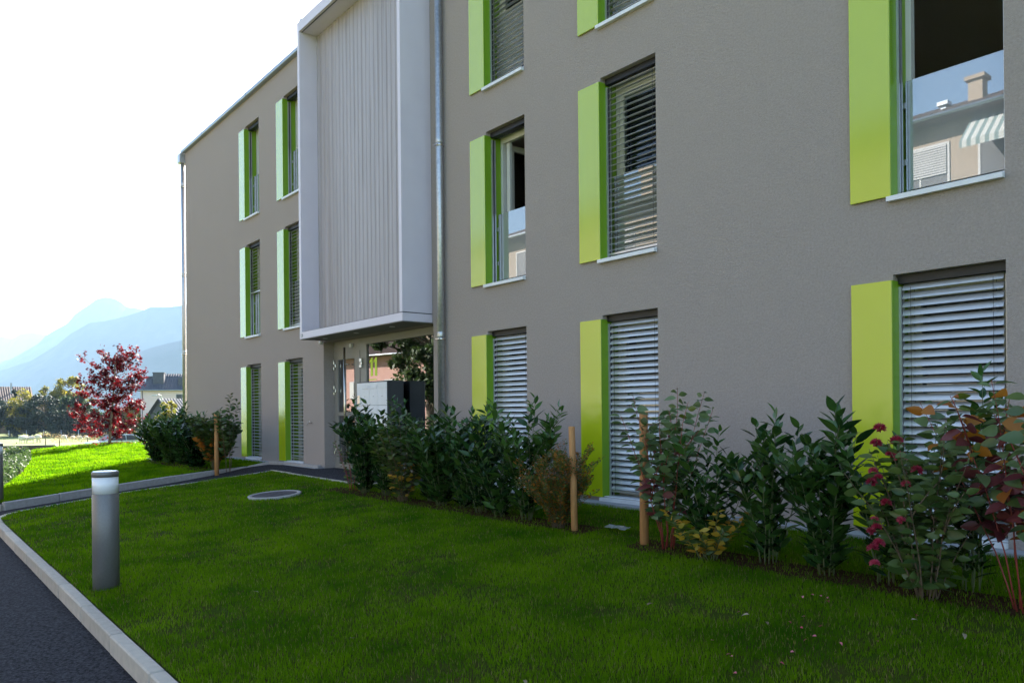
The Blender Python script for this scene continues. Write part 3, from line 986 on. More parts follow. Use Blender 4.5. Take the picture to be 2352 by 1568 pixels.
def basis(d, up):
    d = d.normalized()
    s_ = up.cross(d)
    if s_.length < 1e-3:
        s_ = Vector((1, 0, 0)).cross(d)
    s_.normalize()
    n_ = d.cross(s_)
    return Matrix(((d.x, s_.x, n_.x, 0), (d.y, s_.y, n_.y, 0), (d.z, s_.z, n_.z, 0), (0, 0, 0, 1)))


def grow_stems(r, h, spread, nstem, curve=.4, hvar=.25):
    stems = []
    for k in range(nstem):
        a = 2 * math.pi * (k + r.uniform(-.3, .3)) / nstem
        hh = h * (1 if k == 0 else r.uniform(1 - hvar * 1.6, 1 - hvar * .1))
        out = spread * (0.15 if k == 0 else r.uniform(.45, 1))
        b = Vector((math.cos(a) * .05, math.sin(a) * .05, -.03))
        pts = []
        n = 7
        for j in range(n + 1):
            t = j / n
            w = out * (t ** (1 + curve))
            pts.append(Vector((b.x + math.cos(a) * w + r.uniform(-.012, .012), b.y + math.sin(a) * w + r.uniform(-.012, .012), -.03 + (hh + .03) * t)))
        stems.append(pts)
    return stems


def along(pts, t):
    n = len(pts) - 1
    k = min(int(t * n), n - 1)
    return pts[k].lerp(pts[k + 1], t * n - k), (pts[k + 1] - pts[k]).normalized()


def shrub(name, label, cat, x, y, h, spread, nstem, per, kinds, seed, stem_m='stem_brown', zone=(.12, 1.0), upness=.75, scale=1.0,
          group=None, single=True, srad=.006, curve=.4, hvar=.25, side=0.0, droop=0.0, flowers=0, kindf=None, tipkinds=None):
    r = random.Random(seed)
    if kinds is not FINE:
        nstem, per = int(nstem * 1.7), int(per * 1.3)
        scale *= 1.25 if kinds is LAUREL else (1.2 if kinds is WEIG else 1.45)
        spread *= 1.3
    z = lz(x, y)
    root = empty(name, (x, y, z), label, cat, group)
    stems = grow_stems(r, h, spread, nstem, curve, hvar)
    # side shoots
    for pts in list(stems):
        for q in range(int(side)):
            t = r.uniform(.3, .75)
            p, d = along(pts, t)
            a = r.uniform(0, 2 * math.pi)
            L = h * r.uniform(.18, .34)
            e = p + Vector((math.cos(a) * L * .6, math.sin(a) * L * .6, L * .8))
            stems.append([p.lerp(e, j / 4) + Vector((0, 0, .03 * math.sin(math.pi * j / 4))) for j in range(5)])
    for pts in stems:
        n = len(pts)
        MB().tube(pts, [srad * (1 - .7 * j / (n - 1)) for j in range(n)], 5).build('stem', stem_m, root)
    items = []
    tot = 0
    for si, pts in enumerate(stems):
        L = sum((pts[j + 1] - pts[j]).length for j in range(len(pts) - 1))
        m_ = max(5, int(per * L / h * (1 if len(pts) > 5 else 1.3)))
        z0 = zone[0] if len(pts) > 5 else .15
        ph = r.uniform(0, 6.28)
        for k in range(m_):
            t = z0 + (zone[1] - z0) * ((k + r.uniform(0, .6)) / m_)
            t = min(t, .999)
            p, d = along(pts, t)
            ph += 2.4 + r.uniform(-.3, .3)
            out = Vector((math.cos(ph), math.sin(ph), 0))
            u = upness * r.uniform(.5, 1.3) * (1.6 if t > .93 else 1.0)
            u -= droop * r.uniform(0.2, 1.2)
            dirv = (out + Vector((0, 0, u))).normalized()
            jit = .4 if kinds is LAUREL else .9
            up = Vector((0, 0, 1)) + Vector((r.uniform(-jit, jit), r.uniform(-jit, jit), 0))
            ks = kinds if kindf is None else kindf(t, p, r)
            if tipkinds and t > .88:
                ks = tipkinds
            lf = r.choice(ks)
            s_ = scale * r.uniform(.75, 1.15) * (.8 if t > .95 else 1)
            M = Matrix.Translation(p + dirv * .012) @ basis(dirv, up) @ Matrix.Rotation(r.uniform(-1.3, 1.3) * jit, 4, 'X') @ Matrix.Scale(s_, 4)
            items.append((lf, M))
    if single:
        r.shuffle(items)
        for lf, M in items[:300]:
            o = bpy.data.objects.new('leaf', lf.me)
            o.matrix_basis = M
            link(o, root)
        items = items[300:]
    if items:
        by = {}
        for lf, M in items:
            by.setdefault(lf.m, []).append((lf, M))
        for mm, lst in by.items():
            V, T, off = [], [], 0
            for lf, M in lst:
                A = np.array(M)
                V.append(lf.v @ A[:3, :3].T + A[:3, 3])
                T.append(lf.f + off)
                off += len(lf.v)
            o = np_mesh('foliage', np.concatenate(V), np.concatenate(T), mm, root, True)
            o['kind'] = 'stuff'
    return root, stems, r


HB = 'shrubs of the hedge before the building'
LA = 'cherry laurel'

# right-hand bed
def pale_kinds(t, p, r):
    q = r.random()
    if t < .55 and q < .22:
        return REDL
    return PALE if q < .8 else OLIV


shrub('dogwood_shrub', 'tall loose shrub with pale green drooping leaves growing at the thick stake', 'shrub', -4.38, -1.47, 1.42, .34, 6, 34, PALE, 11, 'stem_red', (.25, 1), .35, 1.0, HB, droop=.35, kindf=pale_kinds, side=1, hvar=.22)
shrub('laurel_shrub', 'dark laurel tucked beneath the tall pale leaved shrub', 'shrub', -4.02, -1.38, 1.05, .32, 7, 28, LAUREL, 12, 'stem_green', (.08, 1), .9, 1.0, HB, tipkinds=LAUREL_Y)
shrub('laurel_shrub', 'dark laurel between the pale leaved shrub and the tallest laurel of its bed', 'shrub', -3.45, -1.40, 1.2, .27, 6, 26, LAUREL, 13, 'stem_green', (.08, 1), .95, 1.05, HB, side=1)
shrub('laurel_shrub', 'tall dark laurel with spreading top leaves before the plain stucco wall', 'shrub', -2.93, -1.44, 1.24, .24, 6, 32, LAUREL, 14, 'stem_green', (.06, 1), .9, 1.1, HB, side=1)
shrub('laurel_shrub', 'slender young laurel in front of a green window panel', 'shrub', -2.50, -1.42, 1.02, .17, 4, 26, LAUREL, 15, 'stem_green', (.12, 1), .85, 1.05, HB, tipkinds=LAUREL_Y)
shrub('low_shrub', 'low yellowing plant at the foot of the laurels', 'shrub', -3.86, -1.60, .42, .26, 7, 20, YELL, 16, 'stem_green', (.3, 1), .4, .8, HB, kindf=lambda t, p, r: YELL if r.random() < .45 else OLIV)
shrub('weigela_shrub', 'bushy shrub covered in pink red flower clusters', 'flowering shrub', -2.16, -1.60, 1.16, .34, 8, 30, WEIG, 17, 'stem_brown', (.1, 1), .35, 1.0, HB, droop=.25, side=1)
shrub('laurel_shrub', 'upright laurel rising behind the pink flowering shrub', 'shrub', -2.02, -1.25, 1.46, .12, 4, 30, LAUREL, 18, 'stem_green', (.1, 1), .9, 1.0, HB, tipkinds=LAUREL_Y)


def dog_kinds(t, p, r):
    q = r.random()
    if t < .7:
        return REDL if q < .6 else (ORAN if q < .72 else PALE)
    return PALE if q < .62 else (ORAN if q < .8 else OLIV)


shrub('red_stem_dogwood', 'dogwood with bare red stems and purple, orange and green leaves', 'shrub', -1.62, -1.52, 1.42, .44, 6, 24, PALE, 19, 'stem_red', (.38, 1), .25, 1.15, HB, droop=.45, kindf=dog_kinds, srad=.0055, curve=.25, hvar=.15, side=1)

# flowers of the weigela: clusters of small trumpets
def flower_mesh():
    m = MB()
    r = random.Random(3)
    for k in range(9):
        a, e = r.uniform(0, 6.28), r.uniform(-.2, 1.2)
        d = Vector((math.cos(a) * math.cos(e), math.sin(a) * math.cos(e), math.sin(e)))
        B_ = basis(d, Vector((0, 0, 1)))
        for q in range(5):
            t = q * 1.2566
            p0 = B_ @ Vector((.006, 0, 0))
            p1 = B_ @ Vector((.026, .009 * math.cos(t), .009 * math.sin(t)))
            p2 = B_ @ Vector((.032, .017 * math.cos(t + .5), .017 * math.sin(t + .5)))
            p3 = B_ @ Vector((.026, .009 * math.cos(t + 1.2), .009 * math.sin(t + 1.2)))
            m.face([p0, p1, p2, p3], True)
    me = bpy.data.meshes.new('flower_cluster')
    me.from_pydata(m.v, [], m.f)
    me.materials.append(MATS['pink_flower'])
    me.update()
    return me


FL = flower_mesh()
wg = [o for o in COL.objects if o.name.startswith('weigela_shrub')][0]
r = random.Random(5)
for (fx, fz_) in ((-.26, 1.0), (-.20, 1.10), (-.10, 1.02), (-.30, .82), (-.33, .74), (-.24, .78), (-.05, .92), (-.02, .75), (-.29, .50), (-.32, .42), (-.24, .46), (-.22, .36), (-.34, .30), (-.27, .22), (-.05, .52), (.06, .84), (-.15, .93), (-.18, .62)):
    o = bpy.data.objects.new('flower_cluster', FL)
    yy = -math.sqrt(max(.01, .32 ** 2 - .6 * fx * fx)) * r.uniform(.75, 1.1)
    o.matrix_basis = Matrix.Translation((fx * .8 - .02, yy * .8, fz_)) @ Matrix.Rotation(r.uniform(0, 6), 4, 'Z') @ Matrix.Scale(r.uniform(.9, 1.35), 4)
    link(o, wg)

# middle bed
shrub('fine_leaf_shrub', 'twiggy shrub with tiny green and orange leaves round a wooden stake', 'shrub', -5.90, -1.38, .92, .46, 40, 170, FINE, 21, 'stem_brown', (.15, 1), .5, 1.35, HB, single=False, srad=.003, side=3, curve=.7, hvar=.35)
shrub('laurel_shrub', 'laurel with an upright pale tip beside the fine leaved shrub', 'shrub', -6.5, -1.30, 1.36, .34, 7, 30, LAUREL, 22, 'stem_green', (.08, 1), .9, 1.05, HB, tipkinds=LAUREL_Y, side=1)
shrub('laurel_shrub', 'open laurel standing before a ground floor blind and its green panel', 'shrub', -7.35, -1.30, 1.3, .34, 7, 30, LAUREL, 23, 'stem_green', (.08, 1), .9, 1.05, HB, tipkinds=LAUREL_Y, side=1)
shrub('laurel_shrub', 'dense laurel below the zinc downpipe', 'shrub', -8.25, -1.27, 1.27, .42, 11, 28, LAUREL, 24, 'stem_green', (.06, 1), .8, 1.1, HB, side=1)
shrub('olive_shrub', 'leafy shrub with olive foliage and yellow lower leaves', 'shrub', -9.05, -1.36, 1.22, .40, 12, 30, OLIV, 25, 'stem_brown', (.12, 1), .4, 1.0, HB, droop=.2, kindf=lambda t, p, r: (YELL if r.random() < .28 else OLIV) if t < .5 else OLIV, side=0)
shrub('laurel_shrub', 'laurel in front of the mailbox cabinet', 'shrub', -9.75, -1.20, 1.42, .42, 10, 28, LAUREL, 26, 'stem_green', (.08, 1), .85, 1.1, HB, tipkinds=LAUREL_Y, side=1)
shrub('laurel_shrub', 'laurel filling the gap between the olive shrub and the laurel below the downpipe', 'shrub', -8.68, -1.12, 1.2, .34, 8, 26, LAUREL, 29, 'stem_green', (.06, 1), .85, 1.1, HB)
shrub('laurel_shrub', 'low laurel between the dense laurel and the open laurel before the blind', 'shrub', -7.82, -1.2, 1.0, .32, 7, 26, LAUREL, 30, 'stem_green', (.06, 1), .85, 1.1, HB)
shrub('laurel_shrub', 'low laurel between the open laurel and the one with the pale tip', 'shrub', -6.95, -1.34, .95, .3, 6, 26, LAUREL, 41, 'stem_green', (.06, 1), .85, 1.1, HB)
shrub('thin_shrub', 'thin twiggy shrub at the slim stake near the doorway', 'shrub', -10.75, -1.22, 1.0, .20, 5, 22, OLIV, 27, 'stem_red', (.15, 1), .4, .55, HB)
shrub('laurel_shrub', 'laurel at the doorway end of the hedge beside the slim stake', 'shrub', -10.3, -1.26, 1.34, .36, 9, 28, LAUREL, 28, 'stem_green', (.06, 1), .85, 1.1, HB, side=1)

# left bed beyond the path
HL = 'shrubs of the hedge beyond the path'
for i, (sx, sy, hh, lab) in enumerate(((-20.75, -1.50, 1.22, 'dark laurel at the end of the hedge nearest the red maple'), (-19.75, -1.42, 1.22, 'dark laurel of the far hedge, next to the one by the red maple'),
                                       (-18.7, -1.42, 1.45, 'tallest dark laurel of the hedge beyond the path'), (-17.75, -1.42, 1.20, 'dark laurel beside the yellowing shrub beyond the path'))):
    shrub('laurel_shrub', lab, 'shrub', sx, sy, hh, .48, 12, 40, LAUREL, 31 + i, 'stem_green', (.04, 1), .75, 1.15, HL, single=False, tipkinds=LAUREL_Y, side=1)
shrub('yellowing_shrub', 'shrub with yellow and bronze lower leaves behind the stake at the path kerb', 'shrub', -16.82, -1.32, 1.2, .42, 14, 46, OLIV, 36, 'stem_brown', (.25, 1), .4, 1.4, HL, single=False, kindf=lambda t, p, r: (ORAN if r.random() < .4 else OLIV) if t < .6 else OLIV)
shrub('tall_shoot', 'single tall leafy shoot beside the stake at the path kerb', 'shrub', -16.32, -1.22, 1.6, .24, 3, 34, PALE, 37, 'stem_brown', (.3, 1), .5, 1.2, HL, single=False, kindf=lambda t, p, r: OLIV if r.random() < .7 else PALE)

# ------------------------------------------------------------------ trees
def leaf_cloud(pts, size, r, star=False, flat=.5):
    """many small leaves at points -> verts, tris"""
    n = len(pts)
    P = np.array(pts)
    ang = r.uniform(0, 2 * np.pi, n)
    nz = r.normal(0, flat, (n, 3)) + np.array([0, 0, .6])
    nz /= np.linalg.norm(nz, axis=1)[:, None]
    t1 = np.cross(nz, np.stack([np.cos(ang), np.sin(ang), np.zeros(n)], 1))
    t1 /= np.linalg.norm(t1, axis=1)[:, None] + 1e-9
    t2 = np.cross(nz, t1)
    S = (size * r.uniform(.6, 1.3, n))[:, None]
    if star:
        # five-pointed maple leaf
        k = 10
        V = np.zeros((n, k + 1, 3))
        V[:, 0] = P
        for j in range(k):
            a = 2 * np.pi * j / k
            rad = 1.0 if j % 2 == 0 else .42
            V[:, j + 1] = P + (t1 * math.cos(a) + t2 * math.sin(a)) * S * rad + nz * S * (-.18 if j % 2 == 0 else 0)
        base = (np.arange(n) * (k + 1))[:, None]
        T = np.concatenate([base + np.array([[0, j + 1, (j + 1) % k + 1]]) for j in range(k)], 1).reshape(-1, 3)
        return V.reshape(-1, 3), T
    V = np.zeros((n, 4, 3))
    V[:, 0] = P - t1 * S
    V[:, 1] = P - t2 * S * .55 + nz * S * .15
    V[:, 2] = P + t1 * S
    V[:, 3] = P + t2 * S * .55 + nz * S * .15
    base = (np.arange(n) * 4)[:, None]
    T = np.concatenate([base + np.array([[0, 1, 2]]), base + np.array([[0, 2, 3]])], 1).reshape(-1, 3)
    return V.reshape(-1, 3), T


# red maple: limbs given as outward arms at several heights
mx, my = -32.4, -0.2
mz = lz(mx, my)
mp = empty('red_maple_tree', (mx, my, mz), 'young maple tree with dark red autumn leaves on the sunny lawn', 'tree')
r = random.Random(21)
nr = np.random.default_rng(4)
trunk = MB()
tp = [Vector((0, 0, -.1)), Vector((.02, .03, .7)), Vector((.05, .1, 1.4)), Vector((.02, .16, 2.1)), Vector((.05, .2, 2.8)), Vector((.0, .25, 3.5))]
trunk.tube(tp, [.055, .048, .04, .032, .022, .01], 8)
# camera sees the tree along about (-0.87, 0.2): sideways axis is mostly y
leafp = []
arms = [(.25, .9, .35), (.3, -1.1, .5), (.5, 1.15, .5), (.6, -1.2, .6), (.9, 1.2, .8), (.85, -1.35, .7), (1.15, .9, .5), (1.3, -1.05, .8), (1.5, .75, .8), (1.6, -1.3, .9),
        (1.85, 1.15, .95), (2.0, -.9, .8), (2.2, 1.0, .6), (2.4, -.95, 1.1), (2.6, .9, 1.1), (2.7, -.35, 1.0), (2.9, .4, .8), (3.0, .75, .75), (.7, .3, .6), (1.5, .2, .9), (2.2, -.2, .8), (1.1, -.3, .6)]
for (z0, side_, rise) in arms:
    t = z0 / 3.5
    n = len(tp) - 1
    p, d = along(tp, min(.98, (z0 + .1) / 3.6))
    e = p + Vector((r.uniform(-.6, .6), -side_ * .0 + side_, rise * .8))
    pts = [p.lerp(e, j / 5) + Vector((r.uniform(-.05, .05), r.uniform(-.04, .04), -.10 * math.sin(math.pi * j / 5))) for j in range(6)]
    trunk.tube(pts, [.022, .018, .014, .011, .008, .004], 5)
    for q in range(19):
        t = r.uniform(.12, 1)
        p2, d2 = along(pts, min(t, .99))
        L = r.uniform(.15, .42)
        e2 = p2 + Vector((r.uniform(-1, 1), r.uniform(-1, 1), r.uniform(-.3, .9))).normalized() * L
        trunk.tube([p2, p2.lerp(e2, .5) + Vector((0, 0, .02)), e2], [.006, .004, .002], 4, False)
        for w in range(15):
            c = p2.lerp(e2, r.uniform(.25, 1.1))
            leafp.append((c.x + r.gauss(0, .05), c.y + r.gauss(0, .05), c.z + r.gauss(0, .05)))
trunk.build('trunk', 'bark', mp)
V, T = leaf_cloud(leafp, .058, nr, True, .7)
np_mesh('crown', V, T, 'maple_red', mp)
# fallen leaves ring under the maple
ring = [(mx + nr.normal(0, .5), my + nr.normal(0, .6), 0) for _ in range(160)]
ring = [(a - mx, b - my, lz(a, b) - mz + .045) for a, b, c in ring]
V, T = leaf_cloud(ring, .05, nr, True, .2)
fr_ = np_mesh('fallen_leaves', V, T, 'maple_red')
fr_.location = (mx, my, mz)
tag(fr_, 'dark red fallen leaves on the grass around the maple trunk', 'leaves', kind='stuff')


def bg_tree(name, label, x, y, z, h, rx, m, seed, trunk_h=.3, n=5200, leaf=.22, shape='round', group=None):
    r = np.random.default_rng(seed)
    rr = random.Random(seed)
    root = empty(name, (x, y, z), label, 'tree', group)
    tb = MB()
    tb.tube([(0, 0, -.3), (rr.uniform(-.1, .1), 0, h * .35), (rr.uniform(-.2, .2), rr.uniform(-.2, .2), h * .75)], [h * .03, h * .022, h * .008], 8)
    pts = []
    ncl = 46
    for k in range(ncl):
        u = rr.uniform(0, 1)
        a = rr.uniform(0, 6.283)
        zz = trunk_h + (1 - trunk_h) * u
        if shape == 'cone':
            w = rx * (1 - u) ** .8 * 1.05 + .12 * rx
        else:
            w = rx * math.sqrt(max(.05, 1 - (2 * (u - .42) / 1.25) ** 2))
        q = w * math.sqrt(rr.uniform(.15, 1))
        c = np.array([math.cos(a) * q, math.sin(a) * q, zz * h * .96])
        tb.tube([(0, 0, max(.2, c[2] - .35 * q - .2)), (c[0] * .5, c[1] * .5, c[2] - .15 * q), tuple(c)], [h * .008, h * .006, h * .003], 4, False)
        s_ = rx * rr.uniform(.17, .34)
        for w_ in range(n // ncl):
            v = r.normal(0, 1, 3)
            v *= s_ * r.uniform(.35, 1) / (np.linalg.norm(v) + 1e-6)
            pts.append(c + v * np.array([1, 1, .8]))
    tb.build('trunk', 'bark', root)
    V, T = leaf_cloud(pts, leaf, r)
    np_mesh('crown', V, T, m, root)
    return root


def place(px, dist):
    """ground position seen at picture column px (of 2352) and this forward distance"""
    X = (px - 1176) / 1764 * dist
    a = math.atan2(1439, 1764)
    return (-math.cos(a) * dist + math.sin(a) * X, CAM_Y + math.sin(a) * dist + math.cos(a) * X)


BT = 'trees behind the pasture fence'
for (px, dist, h, rx, m, seed, nm, lab) in (
        (-40, 150, 8.0, 4.5, 'tree_dark', 51, 'dark_tree', 'dark broad bush tree at the roadside end of the pasture fence'),
        (22, 147, 6.2, 4.2, 'tree_dark', 52, 'dark_tree', 'low dark rounded tree before the brown roofed house'),
        (68, 149, 8.6, 4.4, 'tree_autumn', 53, 'autumn_tree', 'yellowing broad tree behind the pasture fence'),
        (100, 143, 7.6, 3.6, 'tree_dark', 54, 'dark_tree', 'dark tree standing in front of the yellowing trees'),
        (120, 152, 9.6, 4.2, 'tree_autumn', 55, 'autumn_tree', 'yellow green tree beside the tallest conifer'),
        (158, 154, 11.6, 3.6, 'tree_autumn', 56, 'autumn_tree', 'tallest yellow green tree behind the pasture fence'),
        (180, 150, 8.2, 3.6, 'tree_green', 57, 'green_tree', 'mid green tree next to the tallest tree of the row'),
        (150, 141, 4.6, 3.6, 'tree_dark', 58, 'dark_tree', 'low dark bush right behind the pasture fence'),
        (215, 142, 4.2, 4.0, 'tree_dark', 59, 'dark_tree', 'low dark bush seen past the maple trunk'),
        (262, 150, 5.0, 4.0, 'tree_green', 60, 'green_tree', 'green bush behind the maple crown'),
        (310, 148, 5.2, 3.4, 'tree_autumn', 61, 'autumn_tree', 'yellowish bush near the cream house')):
    X, Y = place(px, dist)
    bg_tree(nm, lab, X, Y, gz(X), h, rx, m, seed, .08, 5200, .26, group=BT)
X, Y = place(34, 156)
bg_tree('conifer_tree', 'small pointed dark conifer before the brown roof', X, Y, gz(X), 9.3, 1.6, 'tree_dark', 62, .1, 2600, .2, 'cone')
X, Y = place(395, 60)
bg_tree('autumn_tree', 'small yellow shrub tree in front of the slate roofed annex', X, Y, gz(X), 3.9, 1.3, 'tree_autumn', 63, .1, 2600, .12)

# ------------------------------------------------------------------ houses
def gable_house(name, label, cx, cy, z, w, d, eave, ridge, wallm, roofm, rz, over=.5, wins=(), chim=(), hip=0.0, axis='x'):
    """box walls with a pitched roof; ridge along local x; front wall at local y=-d/2"""
    R = empty(name, (cx, cy, z), label, 'house', None, rz)
    mbw = MB()
    mbw.box(-w / 2, w / 2, -d / 2, d / 2, -1, eave)
    if hip == 0:
        for s_ in (-1, 1):
            mbw.face([(s_ * w / 2, -d / 2, eave), (s_ * w / 2, d / 2, eave), (s_ * w / 2, 0, ridge - .15)])
    mbw.build('wall', wallm, R)
    rf = MB()
    hw, hd = w / 2 + over, d / 2 + over
    ze = eave - over * (ridge - eave) / (d / 2) * .6
    hx = hw - hip
    th = .14
    rf.face([(-hw, -hd, ze), (hw, -hd, ze), (hx, 0, ridge), (-hx, 0, ridge)])
    rf.face([(hw, hd, ze), (-hw, hd, ze), (-hx, 0, ridge), (hx, 0, ridge)])
    if hip:
        rf.face([(hw, -hd, ze), (hw, hd, ze), (hx, 0, ridge)])
        rf.face([(-hw, hd, ze), (-hw, -hd, ze), (-hx, 0, ridge)])
    rf.face([(-hw, -hd, ze - th), (-hw, hd, ze - th), (hw, hd, ze - th), (hw, -hd, ze - th)])
    for (a, b) in (((-hw, -hd), (hw, -hd)), ((hw, -hd), (hw, hd)), ((hw, hd), (-hw, hd)), ((-hw, hd), (-hw, -hd))):
        rf.face([(*a, ze - th), (*b, ze - th), (*b, ze), (*a, ze)])
    roof = rf.build('roof', roofm, R)
    # tile courses as ridges running down the slope
    tl = MB()
    n = int(2 * hw / .45)
    for k in range(n):
        x = -hw + (k + .5) * 2 * hw / n
        top = 1.0 if hip == 0 else min(1.0, (hw - abs(x)) / max(hip, .01))
        for s_ in (-1, 1):
            p0 = Vector((x, s_ * hd, ze + .02))
            p1 = Vector((x, s_ * hd * (1 - top), ze + (ridge - ze) * top + .02))
            tl.face([p0 + Vector((-.12, 0, 0)), p0 + Vector((.0, 0, .07)), p1 + Vector((0, 0, .07)), p1 + Vector((-.12, 0, 0))])
            tl.face([p0 + Vector((.0, 0, .07)), p0 + Vector((.12, 0, 0)), p1 + Vector((.12, 0, 0)), p1 + Vector((0, 0, .07))])
    tl.build('tile_course', roofm, roof)
    g = MB()
    for s_ in (-1, 1):
        g.tube([(-hw, s_ * (hd + .06), ze - .05), (hw, s_ * (hd + .06), ze - .05)], .075, 8)
    g.build('gutter', 'coping', roof)
    g = MB().tube([(-w / 2 + .3, -d / 2 - .08, ze - .1), (-w / 2 + .3, -d / 2 - .08, -.5)], .06, 8)
    g.build('downpipe', 'dark_metal', R)
    for (wx, wz, ww, wh, kind) in wins:
        fr = MB()
        t = .08
        y = -d / 2
        fr.box(wx - ww / 2 - t, wx + ww / 2 + t, y - .03, y + .02, wz - t, wz)
        fr.box(wx - ww / 2 - t, wx + ww / 2 + t, y - .03, y + .02, wz + wh, wz + wh + t)
        fr.box(wx - ww / 2 - t, wx - ww / 2, y - .03, y + .02, wz, wz + wh)
        fr.box(wx + ww / 2, wx + ww / 2 + t, y - .03, y + .02, wz, wz + wh)
        fr.box(wx - .03, wx + .03, y - .025, y + .02, wz, wz + wh)
        F = fr.build('window', 'blind_grey', R)
        MB().box(wx - ww / 2, wx + ww / 2, y - .012, y - .004, wz, wz + wh).build('pane', 'dark_metal', F)
        if kind == 'blind':
            bl = MB()
            for k in range(int(wh * .75 / .09)):
                bl.box(wx - ww / 2 + .02, wx + ww / 2 - .02, y - .06, y - .028, wz + wh - .08 - k * .09, wz + wh - .02 - k * .09)
            bl.build('blind', 'blind_grey', F)
        if kind == 'shutters':
            for s_ in (-1, 1):
                MB().box(wx + s_ * (ww / 2 + .35) - .28, wx + s_ * (ww / 2 + .35) + .28, y - .06, y - .03, wz, wz + wh).build('shutter', 'blind_grey', F)
    for (cx_, cz_, cw, ch) in chim:
        c = MB()
        c.box(cx_ - cw / 2, cx_ + cw / 2, -d * .28 - cw / 2, -d * .28 + cw / 2, cz_, cz_ + ch)
        c.box(cx_ - cw / 2 - .1, cx_ + cw / 2 + .1, -d * .28 - cw / 2 - .1, -d * .28 + cw / 2 + .1, cz_ + ch, cz_ + ch + .15)
        c.build('chimney', ('dark_roof' if roofm == 'dark_roof' else wallm) if cw > .3 else 'coping', roof)
    return R


# cream house seen past the end of the block
VIEW = math.atan2(-0.92, 0.39)


def facing(X, Y):
    """z rotation that turns a house's front (local -y) to the camera"""
    return math.atan2(CAM_Y - Y, -X) + math.pi / 2


X, Y = place(400, 150)
H1 = gable_house('cream_house', 'cream walled house with dark slate roof and flat chimney block beyond the lawn', X, Y, gz(X), 10.5, 9, 8.9, 11.8, 'cream_wall', 'dark_roof', facing(X, Y) - .12, .9,
                 wins=((1.9, 6.2, 1.9, 1.5, ''), (-2.5, 2.2, 1.2, 1.4, '')), chim=((-2.3, 9.6, 1.9, 2.2),), hip=3.4)
MB().box(1.2, 3.8, -4.0, -1.2, 9.3, 10.9).build('dormer', 'dark_roof', H1)
MB().box(-4.8, 1.2, -1.0, 1.5, 10.2, 11.3).build('attic_storey', 'dark_roof', H1)
X, Y = place(412, 118)
gable_house('slate_annex', 'low building with steep dark slate roof in front of the cream house', X, Y, gz(X), 6, 9, 2.6, 6.3, 'dark_roof', 'dark_roof', facing(X, Y) + .55, .5)
X, Y = place(-32, 175)
gable_house('brown_house', 'timber house with brown tiled roof behind the roadside trees', X, Y, gz(X), 15.5, 11, 7.6, 10.6, 'wood_dark', 'tile_roof', facing(X, Y) + .05, 1.0, wins=((2, 4, 1.2, 1.4, ''), (-2, 4, 1.2, 1.4, '')), chim=((4.6, 9.0, .3, 2.2),))
X, Y = place(372, 112)
SL = empty('street_lamp', (X, Y, gz(X)), 'slim street lamp with curved arm in front of the cream house', 'street lamp')
MB().tube([(0, 0, -.3), (0, 0, 6.2), (0.1, -.15, 6.6), (.3, -.5, 6.75), (.55, -1.0, 6.7)], [.09, .07, .06, .06, .06], 8).build('pole', 'zinc', SL)
MB().bbox(.45, .75, -1.5, -.9, 6.58, 6.72, .03).build('lamp_head', 'zinc', SL)
# houses across the road (mirrored in the glass)
H2 = gable_house('beige_house', 'long beige apartment house with tiled roof across the road', -23.5, -28.0, -0.6, 35, 10, 12.3, 14.3, 'beige_wall', 'tile_roof', math.pi, .7,
                 wins=tuple((wx, wz, 1.9, 1.5, 'blind' if (wx + wz) % 2 < 1.4 else '') for wx in (-13.9, -10.9, -7.1, -3.3, .5, 4.3, 8.1, 11.9, 15.2) for wz in (0.9, 3.8, 6.7, 9.7)),
                 chim=((-12.1, 12.6, .5, 1.4), (-10.9, 12.6, .2, .8), (4, 12.6, .8, 1.9), (13.6, 12.6, .75, 1.5)))
aw = MB()
aw.face([(-15.6, -5.05, 11.9), (-12.7, -5.05, 11.9), (-12.7, -6.2, 10.8), (-15.6, -6.2, 10.8)])
aw.face([(-15.6, -6.2, 10.8), (-12.7, -6.2, 10.8), (-12.7, -6.2, 10.55), (-15.6, -6.2, 10.55)])
aw.face([(-15.6, -5.05, 11.89), (-15.6, -6.2, 10.79), (-12.7, -6.2, 10.79), (-12.7, -5.05, 11.89)])
aw.build('awning', 'awning', H2)
gable_house('pink_house', 'pink house with white shutters farther along the road', -57.5, -30.0, -0.6, 14, 9, 6.6, 8.8, 'pink_wall', 'tile_roof', math.pi - .2, .8,
            wins=((-4, 2.7, 1.1, 1.5, 'shutters'), (0, 2.7, 1.1, 1.5, 'shutters'), (4, 2.7, 1.1, 1.5, 'shutters'), (0, .2, 1.1, 1.5, 'shutters')))
bg_tree('roadside_tree', 'leafy green tree beside the beige house across the road', -27.4, -10.6, -.6, 7.6, 2.3, 'tree_green', 71, .12, 8000, .13)

# ------------------------------------------------------------------ fence and sheep
fx0, fy0 = place(-60, 136)
fx1, fy1 = place(420, 136)
fd = Vector((fx1 - fx0, fy1 - fy0, 0))
FN = empty('wire_fence', (fx0, fy0, gz(fx0)), 'long wire mesh fence with slim metal posts behind the pasture', 'fence')
n = int(fd.length / 3.0)
pm = MB().tube([(0, 0, -.3), (0, 0, 1.42)], .045, 6)
for k in range(n + 1):
    p = fd * (k / n)
    o = pm.build('post', 'aluminium', FN) if k == 0 else link(bpy.data.objects.new('post', o.data), FN)
    o.location = (p.x, p.y, gz(fx0 + p.x) - gz(fx0))
wm = MB()
for k in range(9):
    z = .12 + k * .155
    wm.tube([(0, 0, z), tuple(fd + Vector((0, 0, z)))], .011, 3, False)
for k in range(int(fd.length / .28)):
    p = fd * (k * .28 / fd.length)
    wm.tube([(p.x, p.y, .1), (p.x, p.y, 1.38)], .007, 3, False)
wm.build('wire_mesh', 'fence_wire', FN)['kind'] = 'stuff'


